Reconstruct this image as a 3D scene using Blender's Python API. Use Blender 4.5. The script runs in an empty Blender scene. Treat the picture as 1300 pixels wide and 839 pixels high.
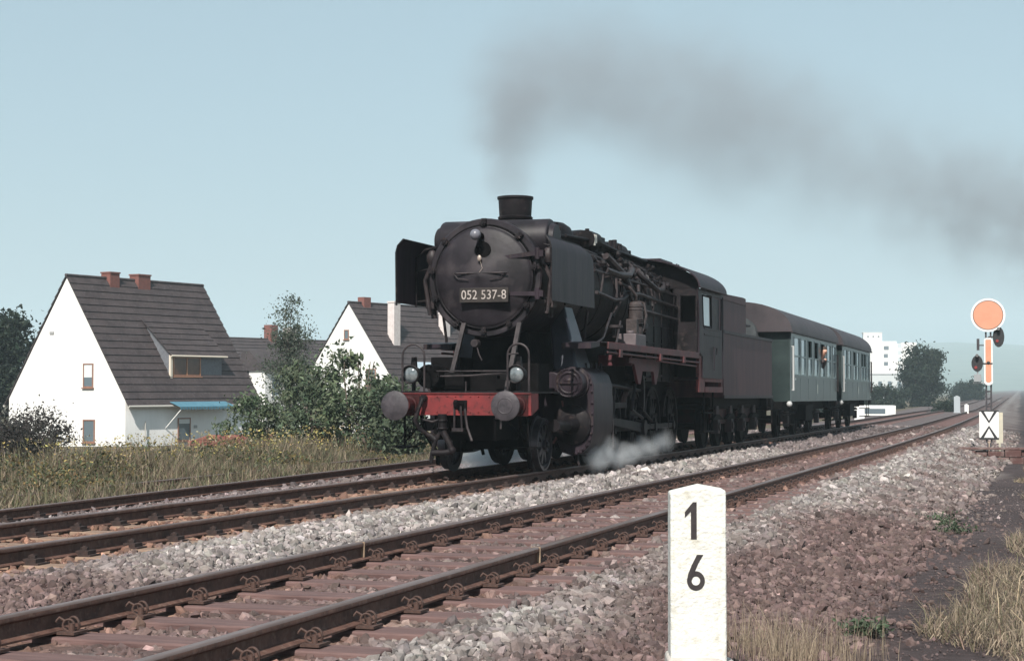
import bpy, bmesh, math, random
import numpy as np
from mathutils import Vector, Matrix

R = math.radians
random.seed(7)
rng = np.random.default_rng(11)
scn = bpy.context.scene
COL = scn.collection

# ------------------------------------------------------------------ camera
H = 1.1976
YAW, PITCH = 0.3095, 0.0336
cam = bpy.data.cameras.new('camera')
camo = bpy.data.objects.new('camera', cam)
COL.objects.link(camo)
cam.sensor_fit = 'HORIZONTAL'
cam.sensor_width = 36.0
cam.lens = 36.0 * 2183.3 / 1300.0
cam.clip_start = 0.1
cam.clip_end = 9000
camo.location = (0, 0, H)
camo.rotation_euler = (math.pi / 2 + PITCH, 0, YAW)
scn.camera = camo

# ------------------------------------------------------------------ light
SUN = Vector((0.05, -0.72, 0.69)).normalized()
world = bpy.data.worlds.new('World')
scn.world = world
world.use_nodes = True
wn = world.node_tree
wn.nodes.clear()
out = wn.nodes.new('ShaderNodeOutputWorld')
bg = wn.nodes.new('ShaderNodeBackground')
sky = wn.nodes.new('ShaderNodeTexSky')
sky.sky_type = 'NISHITA'
sky.sun_disc = False
sky.sun_elevation = math.asin(SUN.z)
sky.sun_rotation = math.atan2(SUN.x, SUN.y)
sky.air_density = 1.0
sky.dust_density = 1.6
sky.ozone_density = 1.6
hs = wn.nodes.new('ShaderNodeHueSaturation')
hs.inputs['Saturation'].default_value = 0.85
hs.inputs['Hue'].default_value = 0.478
wn.links.new(sky.outputs['Color'], hs.inputs['Color'])
pale = wn.nodes.new('ShaderNodeMixRGB')
pale.inputs['Fac'].default_value = 0.65
pale.inputs['Color2'].default_value = (3.45, 4.62, 5.30, 1)      # even veil of high summer haze
wn.links.new(hs.outputs['Color'], pale.inputs['Color1'])
wn.links.new(pale.outputs['Color'], bg.inputs['Color'])
bg.inputs['Strength'].default_value = 0.074
wn.links.new(bg.outputs['Background'], out.inputs['Surface'])

sl = bpy.data.lights.new('sun', 'SUN')
sl.energy = 4.4
sl.angle = R(0.6)
sl.color = (1.0, 0.95, 0.88)
so = bpy.data.objects.new('sun', sl)
COL.objects.link(so)
so.rotation_euler = SUN.to_track_quat('Z', 'Y').to_euler()
so.location = (0, 0, 60)

scn.view_settings.view_transform = 'Standard'
scn.view_settings.look = 'None'
scn.view_settings.exposure = 0.72
scn.view_settings.gamma = 1.0
scn.view_settings.use_curve_mapping = False
scn.render.engine = 'CYCLES'
scn.cycles.use_denoising = True
scn.cycles.max_bounces = 6
scn.cycles.transparent_max_bounces = 24
scn.cycles.volume_bounces = 1
scn.cycles.volume_max_steps = 160
scn.cycles.volume_step_rate = 1.0

# ------------------------------------------------------------------ materials
MATS = {}


def mat(name, c1, c2=None, rough=0.6, metal=0.0, scale=4.0, bump=0.0, detail=6.0, spec=0.4,
        lo=0.35, hi=0.65, stretch=None, attr=None, c3=None, scale3=20.0, bscale=None, coat=0.0):
    """noise-mixed principled material; attr multiplies in a colour attribute"""
    if name in MATS:
        return MATS[name]
    m = bpy.data.materials.new(name)
    m.use_nodes = True
    nt = m.node_tree
    p = nt.nodes['Principled BSDF']
    p.inputs['Roughness'].default_value = rough
    p.inputs['Metallic'].default_value = metal
    p.inputs['Specular IOR Level'].default_value = spec
    tc = nt.nodes.new('ShaderNodeTexCoord')
    vec = tc.outputs['Object']
    if stretch:
        mp = nt.nodes.new('ShaderNodeMapping')
        mp.inputs['Scale'].default_value = stretch
        nt.links.new(vec, mp.inputs['Vector'])
        vec = mp.outputs['Vector']
    col = None
    if c2 is not None:
        n = nt.nodes.new('ShaderNodeTexNoise')
        n.inputs['Scale'].default_value = scale
        n.inputs['Detail'].default_value = detail
        n.inputs['Roughness'].default_value = 0.65
        nt.links.new(vec, n.inputs['Vector'])
        r = nt.nodes.new('ShaderNodeValToRGB')
        r.color_ramp.elements[0].position = lo
        r.color_ramp.elements[1].position = hi
        r.color_ramp.elements[0].color = (*c1, 1)
        r.color_ramp.elements[1].color = (*c2, 1)
        nt.links.new(n.outputs['Fac'], r.inputs['Fac'])
        col = r.outputs['Color']
        if c3 is not None:
            n3 = nt.nodes.new('ShaderNodeTexNoise')
            n3.inputs['Scale'].default_value = scale3
            n3.inputs['Detail'].default_value = 5
            nt.links.new(vec, n3.inputs['Vector'])
            r3 = nt.nodes.new('ShaderNodeValToRGB')
            r3.color_ramp.elements[0].position = 0.55
            r3.color_ramp.elements[1].position = 0.72
            mx = nt.nodes.new('ShaderNodeMixRGB')
            nt.links.new(n3.outputs['Fac'], r3.inputs['Fac'])
            nt.links.new(r3.outputs['Color'], mx.inputs['Fac'])
            nt.links.new(col, mx.inputs['Color1'])
            mx.inputs['Color2'].default_value = (*c3, 1)
            col = mx.outputs['Color']
    if attr:
        a = nt.nodes.new('ShaderNodeAttribute')
        a.attribute_name = attr
        if col is None:
            col = a.outputs['Color']
        else:
            mx = nt.nodes.new('ShaderNodeMixRGB')
            mx.blend_type = 'MULTIPLY'
            mx.inputs['Fac'].default_value = 1.0
            nt.links.new(a.outputs['Color'], mx.inputs['Color1'])
            nt.links.new(col, mx.inputs['Color2'])
            col = mx.outputs['Color']
    if col is None:
        p.inputs['Base Color'].default_value = (*c1, 1)
    else:
        nt.links.new(col, p.inputs['Base Color'])
    if bump:
        nb = nt.nodes.new('ShaderNodeTexNoise')
        nb.inputs['Scale'].default_value = bscale or scale * 3
        nb.inputs['Detail'].default_value = 8
        nt.links.new(vec, nb.inputs['Vector'])
        b = nt.nodes.new('ShaderNodeBump')
        b.inputs['Strength'].default_value = bump
        b.inputs['Distance'].default_value = 0.03
        nt.links.new(nb.outputs['Fac'], b.inputs['Height'])
        nt.links.new(b.outputs['Normal'], p.inputs['Normal'])
    MATS[name] = m
    return m


BLACK = mat('sooty black paint', (0.0030, 0.0024, 0.0030), (0.0140, 0.0110, 0.0128), rough=0.55, scale=3.0, bump=0.12, spec=0.14,
            c3=(0.034, 0.025, 0.024), scale3=9)
SMOKEBOX = mat('smokebox graphite paint', (0.0075, 0.0062, 0.0078), (0.0225, 0.0185, 0.0230), rough=0.5, scale=2.2, bump=0.16, spec=0.20, c3=(.040, .033, .036), scale3=2.6)
DARK = mat('oily black iron', (0.001, 0.001, 0.0012), (0.006, 0.005, 0.0055), rough=0.7, scale=5, bump=0.2, spec=0.06)
PIPE = mat('dull pipe metal', (0.012, 0.010, 0.012), (0.048, 0.038, 0.039), rough=0.5, scale=6, spec=0.2)
STEEL = mat('worn bright steel', (0.25, 0.25, 0.27), (0.45, 0.44, 0.46), rough=0.3, metal=0.9, scale=7)
RED = mat('weathered red paint', (0.185, 0.027, 0.028), (0.10, 0.022, 0.023), rough=0.55, scale=4, bump=0.1,
          c3=(0.05, 0.018, 0.018), scale3=10, spec=0.2)
REDDIRTY = mat('grimy red paint', (0.055, 0.010, 0.011), (0.018, 0.009, 0.009), rough=0.6, scale=4, bump=0.15, spec=0.1)
SHEET = mat('grey sooty sheet', (0.0125, 0.0088, 0.0120), (0.0300, 0.0212, 0.0280), rough=0.5, scale=1.6, bump=0.06, c3=(.040, .029, .026), scale3=6,
            stretch=(3, 3, 0.5), spec=0.16)
TENDERM = mat('rusty tender sheet', (0.050, 0.026, 0.033), (0.088, 0.040, 0.045), rough=0.55, scale=1.6, bump=0.06,
              stretch=(2.5, 2.5, 0.35), c3=(0.092, 0.044, 0.042), scale3=3, spec=0.18)
GLASS = mat('window glass', (0.10, 0.13, 0.15), rough=0.06, spec=0.9)
PALEGLASS = mat('pale grey blue glass', (0.17, 0.21, 0.235), (0.24, 0.28, 0.30), rough=0.12, scale=2, spec=0.8)  # panes with a pale grey-blue base colour
LENS = mat('lamp lens', (0.10, 0.12, 0.13), (.24, .26, .27), rough=0.05, spec=1.0, metal=.3, scale=12)
WHITEP = mat('white paint', (0.78, 0.78, 0.76), (0.68, 0.67, 0.64), rough=0.5, scale=3)
COAL = mat('coal', (0.012, 0.012, 0.013), (0.03, 0.03, 0.03), rough=0.35, scale=8, bump=0.8)
GREEN = mat('bottle green coach paint', (0.047, 0.063, 0.066), (0.068, 0.088, 0.092), rough=0.35, scale=1.5, stretch=(1, 1, 0.4),
            spec=0.5, c3=(0.085, 0.105, 0.098), scale3=4)
COACHROOF = mat('sooty coach roof', (0.034, 0.027, 0.031), (0.060, 0.047, 0.051), rough=0.6, scale=1.5, bump=0.05)
SHADEGREEN = mat('shaded green end paint', (0.014, 0.023, 0.023), (0.030, 0.044, 0.043), rough=0.6, scale=1.2, spec=0.15)  # cast shadow on the coach ends painted into a darker green
BELLOWS = mat('gangway canvas', (0.04, 0.046, 0.05), (0.07, 0.076, 0.078), rough=0.8, scale=5)
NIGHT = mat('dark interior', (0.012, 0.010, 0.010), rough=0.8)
RUST = mat('rusty rail steel', (0.058, 0.028, 0.021), (0.118, 0.058, 0.042), rough=0.75, scale=9, bump=0.2, c3=(0.14, 0.085, 0.065))
RAILTOP = mat('worn rail head', (0.115, 0.070, 0.055), (0.20, 0.150, 0.140), rough=0.42, metal=0.4, scale=1.2, stretch=(4, 0.6, 4))
BOLT = mat('dark bolted clip iron', (0.020, 0.013, 0.012), (0.045, 0.026, 0.022), rough=0.8, scale=30)
WOOD = mat('oily wooden sleeper', (0.082, 0.046, 0.043), (0.150, 0.090, 0.082), rough=0.8, scale=3, bump=0.4, stretch=(0.6, 6, 3))
CONC = mat('dusty concrete sleeper', (0.15, 0.092, 0.068), (0.25, 0.175, 0.125), rough=0.85, scale=4, bump=0.2)

# ------------------------------------------------------------------ mesh builder


class MB:
    def __init__(self):
        self.v = []
        self.f = []
        self.mi = []
        self.cur = 0

    def add(self, vs, fs):
        o = len(self.v)
        self.v += [tuple(map(float, p)) for p in vs]
        self.f += [tuple(i + o for i in f) for f in fs]
        self.mi += [self.cur] * len(fs)
        return self

    def box(self, x0, x1, y0, y1, z0, z1):
        return self.add([(x0, y0, z0), (x1, y0, z0), (x1, y1, z0), (x0, y1, z0), (x0, y0, z1), (x1, y0, z1), (x1, y1, z1), (x0, y1, z1)],
                        [(0, 3, 2, 1), (4, 5, 6, 7), (0, 1, 5, 4), (1, 2, 6, 5), (2, 3, 7, 6), (3, 0, 4, 7)])

    def hexa(self, b, t):
        return self.add(list(b) + list(t), [(0, 3, 2, 1), (4, 5, 6, 7), (0, 1, 5, 4), (1, 2, 6, 5), (2, 3, 7, 6), (3, 0, 4, 7)])

    def ring_frame(self, d):
        d = Vector(d).normalized()
        a = Vector((0, 0, 1)) if abs(d.z) < 0.9 else Vector((1, 0, 0))
        u = d.cross(a).normalized()
        return u, d.cross(u).normalized()

    def cyl(self, p, q, r0, r1=None, n=16, caps=True):
        r1 = r0 if r1 is None else r1
        return self.lathe2(p, q, [(0, r0), (1, r1)], n, caps)

    def lathe2(self, p, q, prof, n=24, caps=True):
        """surface of revolution about p->q; prof = [(t 0..1, radius)]"""
        p, q = Vector(p), Vector(q)
        u, w = self.ring_frame(q - p)
        vs, fs = [], []
        for t, r in prof:
            c = p.lerp(q, t)
            for k in range(n):
                a = 2 * math.pi * k / n
                vs.append(c + (u * math.cos(a) + w * math.sin(a)) * r)
        m = len(prof)
        for j in range(m - 1):
            for k in range(n):
                k2 = (k + 1) % n
                fs.append((j * n + k, (j + 1) * n + k, (j + 1) * n + k2, j * n + k2))
        if caps:
            if prof[0][1] > 1e-5:
                fs.append(tuple(range(n)))
            if prof[-1][1] > 1e-5:
                fs.append(tuple((m - 1) * n + k for k in reversed(range(n))))
        return self.add(vs, fs)

    def tube(self, pts, r, n=7):
        pts = [Vector(p) for p in pts]
        vs, fs = [], []
        u = None
        for i, p in enumerate(pts):
            d = (pts[min(i + 1, len(pts) - 1)] - pts[max(i - 1, 0)])
            if d.length < 1e-9:
                d = Vector((0, 0, 1))
            d.normalize()
            if u is None:
                u, _ = self.ring_frame(d)
            u = (u - d * u.dot(d))
            if u.length < 1e-6:
                u, _ = self.ring_frame(d)
            u.normalize()
            w = d.cross(u)
            rr = r[i] if isinstance(r, (list, tuple)) else r
            for k in range(n):
                a = 2 * math.pi * k / n
                vs.append(p + (u * math.cos(a) + w * math.sin(a)) * rr)
        for j in range(len(pts) - 1):
            for k in range(n):
                k2 = (k + 1) % n
                fs.append((j * n + k, j * n + k2, (j + 1) * n + k2, (j + 1) * n + k))
        fs.append(tuple(reversed(range(n))))
        fs.append(tuple((len(pts) - 1) * n + k for k in range(n)))
        return self.add(vs, fs)

    def ball(self, c, r, n=12, sx=1, sy=1, sz=1):
        c = Vector(c)
        vs = [c + Vector((0, 0, r * sz))]
        m = n // 2
        for j in range(1, m):
            th = math.pi * j / m
            for k in range(n):
                a = 2 * math.pi * k / n
                vs.append(c + Vector((r * sx * math.sin(th) * math.cos(a), r * sy * math.sin(th) * math.sin(a), r * sz * math.cos(th))))
        vs.append(c - Vector((0, 0, r * sz)))
        fs = []
        for k in range(n):
            fs.append((0, 1 + k, 1 + (k + 1) % n))
            b = 1 + (m - 2) * n
            fs.append((len(vs) - 1, b + (k + 1) % n, b + k))
        for j in range(m - 2):
            for k in range(n):
                a, b = 1 + j * n + k, 1 + j * n + (k + 1) % n
                fs.append((a, a + n, b + n, b))
        return self.add(vs, fs)

    def prism(self, poly, axis, a0, a1):
        """extrude a 2D polygon along axis; poly coords are the two remaining axes in order"""
        def P(u, w, a):
            return {'x': (a, u, w), 'y': (u, a, w), 'z': (u, w, a)}[axis]
        n = len(poly)
        vs = [P(u, w, a0) for u, w in poly] + [P(u, w, a1) for u, w in poly]
        fs = [tuple(range(n)), tuple(reversed(range(n, 2 * n)))]
        for k in range(n):
            k2 = (k + 1) % n
            fs.append((k, k + n, k2 + n, k2))
        return self.add(vs, fs)

    def torus(self, c, axis, Rr, r, n=24, m=8, a0=0, a1=2 * math.pi):
        u, w = self.ring_frame(axis)
        c = Vector(c)
        full = abs(a1 - a0 - 2 * math.pi) < 1e-6
        k = n if full else n + 1
        pts = [c + (u * math.cos(a0 + (a1 - a0) * i / n) + w * math.sin(a0 + (a1 - a0) * i / n)) * Rr for i in range(k)]
        if full:
            pts.append(pts[0])
        return self.tube(pts, r, m)

    def build(self, name, mats, parent=None, bevel=0.0, sharp=38, recalc=True, seg=2):
        if not isinstance(mats, (list, tuple)):
            mats = [mats]
        me = bpy.data.meshes.new(name)
        me.from_pydata(self.v, [], self.f)
        for m in mats:
            me.materials.append(m)
        if len(mats) > 1:
            me.polygons.foreach_set('material_index', self.mi)
        if recalc:
            bm = bmesh.new()
            bm.from_mesh(me)
            bmesh.ops.recalc_face_normals(bm, faces=bm.faces)
            bm.to_mesh(me)
            bm.free()
        me.polygons.foreach_set('use_smooth', [True] * len(me.polygons))
        me.set_sharp_from_angle(angle=R(sharp))
        o = bpy.data.objects.new(name, me)
        COL.objects.link(o)
        if parent is not None:
            o.parent = parent
        if bevel:
            b = o.modifiers.new('bevel', 'BEVEL')
            b.width = bevel
            b.segments = seg
            b.limit_method = 'ANGLE'
            b.angle_limit = R(40)
            b.harden_normals = False
        return o


def tag(o, label=None, cat=None, group=None, kind=None):
    if label:
        o['label'] = label
    if cat:
        o['category'] = cat
    if group:
        o['group'] = group
    if kind:
        o['kind'] = kind
    return o


def empty(name, loc, rot=(0, 0, 0), label=None, cat=None, group=None):
    o = bpy.data.objects.new(name, None)
    COL.objects.link(o)
    o.location = loc
    o.rotation_euler = rot
    o.empty_display_size = 0.3
    return tag(o, label, cat, group)


def npmesh(name, V, F, material, col=None, parent=None, smooth=False):
    """fast mesh from numpy: V (n,3), F (m,k) all faces the same size"""
    me = bpy.data.meshes.new(name)
    n, m, k = len(V), len(F), F.shape[1]
    me.vertices.add(n)
    me.vertices.foreach_set('co', np.ascontiguousarray(V, np.float32).ravel())
    me.loops.add(m * k)
    me.loops.foreach_set('vertex_index', np.ascontiguousarray(F, np.int32).ravel())
    me.polygons.add(m)
    me.polygons.foreach_set('loop_start', np.arange(0, m * k, k, dtype=np.int32))
    me.update(calc_edges=True)
    me.validate()
    if col is not None:
        a = me.color_attributes.new('Col', 'FLOAT_COLOR', 'POINT')
        c = np.ones((n, 4), np.float32)
        c[:, :3] = col
        a.data.foreach_set('color', c.ravel())
    me.materials.append(material)
    me.polygons.foreach_set('use_smooth', np.full(m, smooth))
    o = bpy.data.objects.new(name, me)
    COL.objects.link(o)
    if parent is not None:
        o.parent = parent
    return o


def text_mesh(name, body, size, material, parent, M, depth=0.008, sx=1.0, spacing=1.0):
    cu = bpy.data.curves.new(name, 'FONT')
    cu.body = body
    cu.size = size
    cu.align_x = 'CENTER'
    cu.align_y = 'CENTER'
    cu.extrude = depth
    cu.space_character = spacing
    t = bpy.data.objects.new(name + '_src', cu)
    COL.objects.link(t)
    dg = bpy.context.evaluated_depsgraph_get()
    me = bpy.data.meshes.new_from_object(t.evaluated_get(dg))
    COL.objects.unlink(t)
    bpy.data.objects.remove(t)
    me.transform(M @ Matrix.Diagonal((sx, 1, 1, 1)))
    me.name = name
    me.materials.clear()
    me.materials.append(material)
    o = bpy.data.objects.new(name, me)
    COL.objects.link(o)
    o.parent = parent
    return o


# ------------------------------------------------------------------ track geometry
G = -0.0046
XN, XF, YB = -4.7505, -8.7056, 24.17
CUR, Y1, Y2 = 0.000414, 31.4, 84.0


def xc(y):
    y = np.asarray(y, float)
    d = np.clip(y - Y1, 0, Y2 - Y1)
    return CUR * d * d / 2 + np.clip(y - Y2, 0, None) * CUR * (Y2 - Y1)


def slope(y):
    return float(CUR * min(max(y - Y1, 0), Y2 - Y1))


def gz(y):
    return G * np.clip(np.asarray(y, float), -30, 170)


def xs(y):      # offset of the siding's centre line from the near track
    y = np.asarray(y, float)
    return -8.90 - 0.05 * np.clip(y - 18, -30, 70)


PROF_E = np.array([-6000, -600, -60, -35, -24, -15.5, -12, -10.6, -9.6, -7.2, -6.6, -5.7, -5.2, -2.3, -0.9, 0.9, 1.7, 3.15, 3.5, 5, 9, 30, 600, 6000.])
PROF_Z = np.array([-3, -3, -1.75, -1.5, -1.1, -.72, -.60, -.52, -.46, -.45, -.40, -.20, -.19, -.19, -.20, -.20, -.21, -.44, -.46, -.46, -.5, -.8, -3, -3.])


def ground_z(e, y):
    z = np.interp(e, PROF_E, PROF_Z)
    dip = np.exp(-((y - 57) / 9.0) ** 2) * np.clip((e - 1.6) / 1.2, 0, 1) * np.clip((16 - e) / 8, 0, 1)
    z = z - 0.42 * dip
    mound = 0.10 * np.exp(-((e + 2.0) / 0.55) ** 2) * np.clip((43 - y) / 2, 0, 1) * np.clip((y - 9) / 4, 0, 1)
    return z + mound + gz(y)


def n1(x, y, s, seed=0):
    """cheap smooth value noise in 2D"""
    x = np.asarray(x, float) / s + seed * 17.3
    y = np.asarray(y, float) / s + seed * 9.1
    xi, yi = np.floor(x), np.floor(y)
    fx, fy = x - xi, y - yi
    fx = fx * fx * (3 - 2 * fx)
    fy = fy * fy * (3 - 2 * fy)

    def h(a, b):
        v = np.sin(a * 127.1 + b * 311.7 + seed * 74.7) * 43758.5453
        return v - np.floor(v)
    return (h(xi, yi) * (1 - fx) + h(xi + 1, yi) * fx) * (1 - fy) + (h(xi, yi + 1) * (1 - fx) + h(xi + 1, yi + 1) * fx) * fy


PINKGREY = np.array((0.236, 0.215, 0.204))
BROWN = np.array((0.086, 0.060, 0.056))
RUSTY = np.array((0.185, 0.100, 0.068))
CINDER = np.array((0.052, 0.041, 0.041))
GREYB = np.array((0.135, 0.112, 0.110))
SOIL = np.array((0.10, 0.078, 0.058))
FIELD = np.array((0.075, 0.078, 0.042))


def mixc(a, b, t):
    t = np.clip(t, 0, 1)[:, None]
    return a * (1 - t) + b * t


def ballast_col(e, y):
    """colour of the stones by where they lie (old brown ballast, fresh pale ballast, brake-dusted four-foot)"""
    e = np.asarray(e, float).ravel()
    y = np.asarray(y, float).ravel()
    nz = n1(e, y, 0.8, 1) * 0.6 + n1(e, y, 0.25, 2) * 0.4
    c = np.tile(GREYB, (len(e), 1))
    # between the two tracks: pale fresh ballast from y=11 to 42
    six = np.exp(-((e + 2.0) / 0.95) ** 4)
    pale = six * np.clip((y + 0.5 * (e + 2) - 10.6) / 2.2, 0, 1) * np.clip((42.5 - y) / 2, 0, 1)
    c = mixc(c, BROWN * 1.25, six * np.clip((13 - y) / 2, 0, 1))
    c = mixc(c, PINKGREY, pale * (0.75 + 0.5 * (nz - 0.4)))
    # four-foot of the near track
    four = np.clip((1.15 - np.abs(e)) / 0.3, 0, 1)
    c = mixc(c, mixc(np.tile(BROWN * 1.35, (len(e), 1)), PINKGREY * 0.8, (nz - 0.52) * 2.5), four)
    # far track four-foot: rust dust
    f2 = np.clip((1.15 - np.abs(e + 3.955)) / 0.3, 0, 1)
    c = mixc(c, RUSTY * 0.9, f2 * (0.6 + 0.4 * nz) * np.clip((75 - y) / 30, .15, 1))
    # right-hand shoulder: pale grey band by the track, brown below
    sh = np.clip((e - 1.0) / 0.3, 0, 1)
    gb = np.exp(-((e - 1.5) / 0.5) ** 2) + np.clip((y - 19) / 9, 0, 1) * 0.8
    shc = mixc(np.tile(BROWN * 1.18, (len(e), 1)), PINKGREY * 0.88, gb * (0.3 + 1.0 * nz) - 0.1 + (nz - 0.55) * 0.5)
    c = c * (1 - sh[:, None]) + shc * sh[:, None]
    # dusty footings beside the rails
    for r0 in (-0.75, 0.75, -3.2, -4.7):
        k = np.exp(-((e - r0) / 0.22) ** 2)
        c = mixc(c, RUSTY * 0.85, k * 0.65 * np.clip((70 - y) / 30, .08, 1))
    return c


def ground_col(e, y):
    e = e.ravel()
    y = y.ravel()
    c = ballast_col(e, y) * 0.85
    nz = n1(e, y, 1.1, 5)
    nb = n1(e, y, 4.0, 6)
    wob = (n1(e, y, 1.6, 8) - 0.5) * 0.7
    c = mixc(c, np.tile(CINDER, (len(e), 1)) * (0.8 + 0.5 * nz[:, None]), (e + wob - 3.1) / 0.35)
    g = mixc(np.tile(SOIL * 1.2, (len(e), 1)), FIELD, nb)
    c = c * (1 - np.clip((e + wob - 4.5) / 0.8, 0, 1))[:, None] + g * np.clip((e + wob - 4.5) / 0.8, 0, 1)[:, None]
    lf = np.clip((-e - 8.6 + wob) / 0.8, 0, 1)
    c = c * (1 - lf)[:, None] + g * lf[:, None]
    return c


def make_ground():
    es = np.concatenate([-np.geomspace(5200, 15, 28), np.arange(-14, 6.01, 0.2), np.geomspace(6.6, 5200, 30)])
    ys = np.concatenate([np.arange(-40, 2, 3.0), np.arange(2, 60, 0.4), np.arange(60, 170, 2.0), np.geomspace(172, 4600, 44)])
    E, Y = np.meshgrid(es, ys)
    Z = ground_z(E, Y)
    rough = np.clip((np.abs(E + 2) - 5) / 3, 0, 1)
    Z = Z + (n1(E, Y, 0.7, 3) - 0.5) * 0.03 + (n1(E, Y, 2.5, 4) - 0.5) * 0.10 * rough * (np.abs(E - 4) > 1.2)
    X = XN + E - xc(Y)
    V = np.stack([X, Y, Z], -1).reshape(-1, 3)
    nx, ny = len(es), len(ys)
    i = np.arange(nx * ny).reshape(ny, nx)
    F = np.stack([i[:-1, :-1], i[:-1, 1:], i[1:, 1:], i[1:, :-1]], -1).reshape(-1, 4)
    m = mat('ballast and soil', (0.62, 0.62, 0.62), (1.25, 1.2, 1.2), rough=0.95, scale=9, bump=0.9, bscale=22, detail=10,
            attr='Col', spec=0.15, lo=0.3, hi=0.7)
    o = npmesh('ground', V, F, m, ground_col(E, Y), smooth=True)
    tag(o, kind='structure')


make_ground()


# hills far behind
def make_hills():
    m = mat('distant wooded hillside', (0.05, 0.075, 0.04), (0.12, 0.14, 0.08), rough=1, scale=0.02, detail=8)
    az = np.linspace(R(-50), R(60), 160)
    V = []
    D = [(2200, 0.0), (2700, .3), (3300, .75), (3800, 1.0), (4200, .8)]
    for a in az:
        prof = 46 + 30 * math.sin(a * 5.1 + 1) + 12 * math.sin(a * 13.7) + 4 * math.sin(a * 41)
        for d, k in D:
            V.append((-math.sin(a) * d, math.cos(a) * d, -5 + (prof + 16) * k + (random.random() * 3 if k else 0)))
    V = np.array(V)
    n = len(D)
    i = np.arange(len(az) * n).reshape(len(az), n)
    F = np.stack([i[:-1, :-1], i[:-1, 1:], i[1:, 1:], i[1:, :-1]], -1).reshape(-1, 4)
    o = npmesh('hills', V, F, m, smooth=True)
    tag(o, kind='structure')


make_hills()

# ------------------------------------------------------------------ ballast stones


def icosa():
    t = (1 + 5 ** .5) / 2
    v = np.array([(-1, t, 0), (1, t, 0), (-1, -t, 0), (1, -t, 0), (0, -1, t), (0, 1, t), (0, -1, -t), (0, 1, -t), (t, 0, -1), (t, 0, 1), (-t, 0, -1), (-t, 0, 1)], float)
    v /= np.linalg.norm(v[0])
    f = np.array([(0, 11, 5), (0, 5, 1), (0, 1, 7), (0, 7, 10), (0, 10, 11), (1, 5, 9), (5, 11, 4), (11, 10, 2), (10, 7, 6), (7, 1, 8), (3, 9, 4), (3, 4, 2), (3, 2, 6), (3, 6, 8), (3, 8, 9), (4, 9, 5), (2, 4, 11), (6, 2, 10), (8, 6, 7), (9, 8, 1)])
    return v, f


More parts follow.
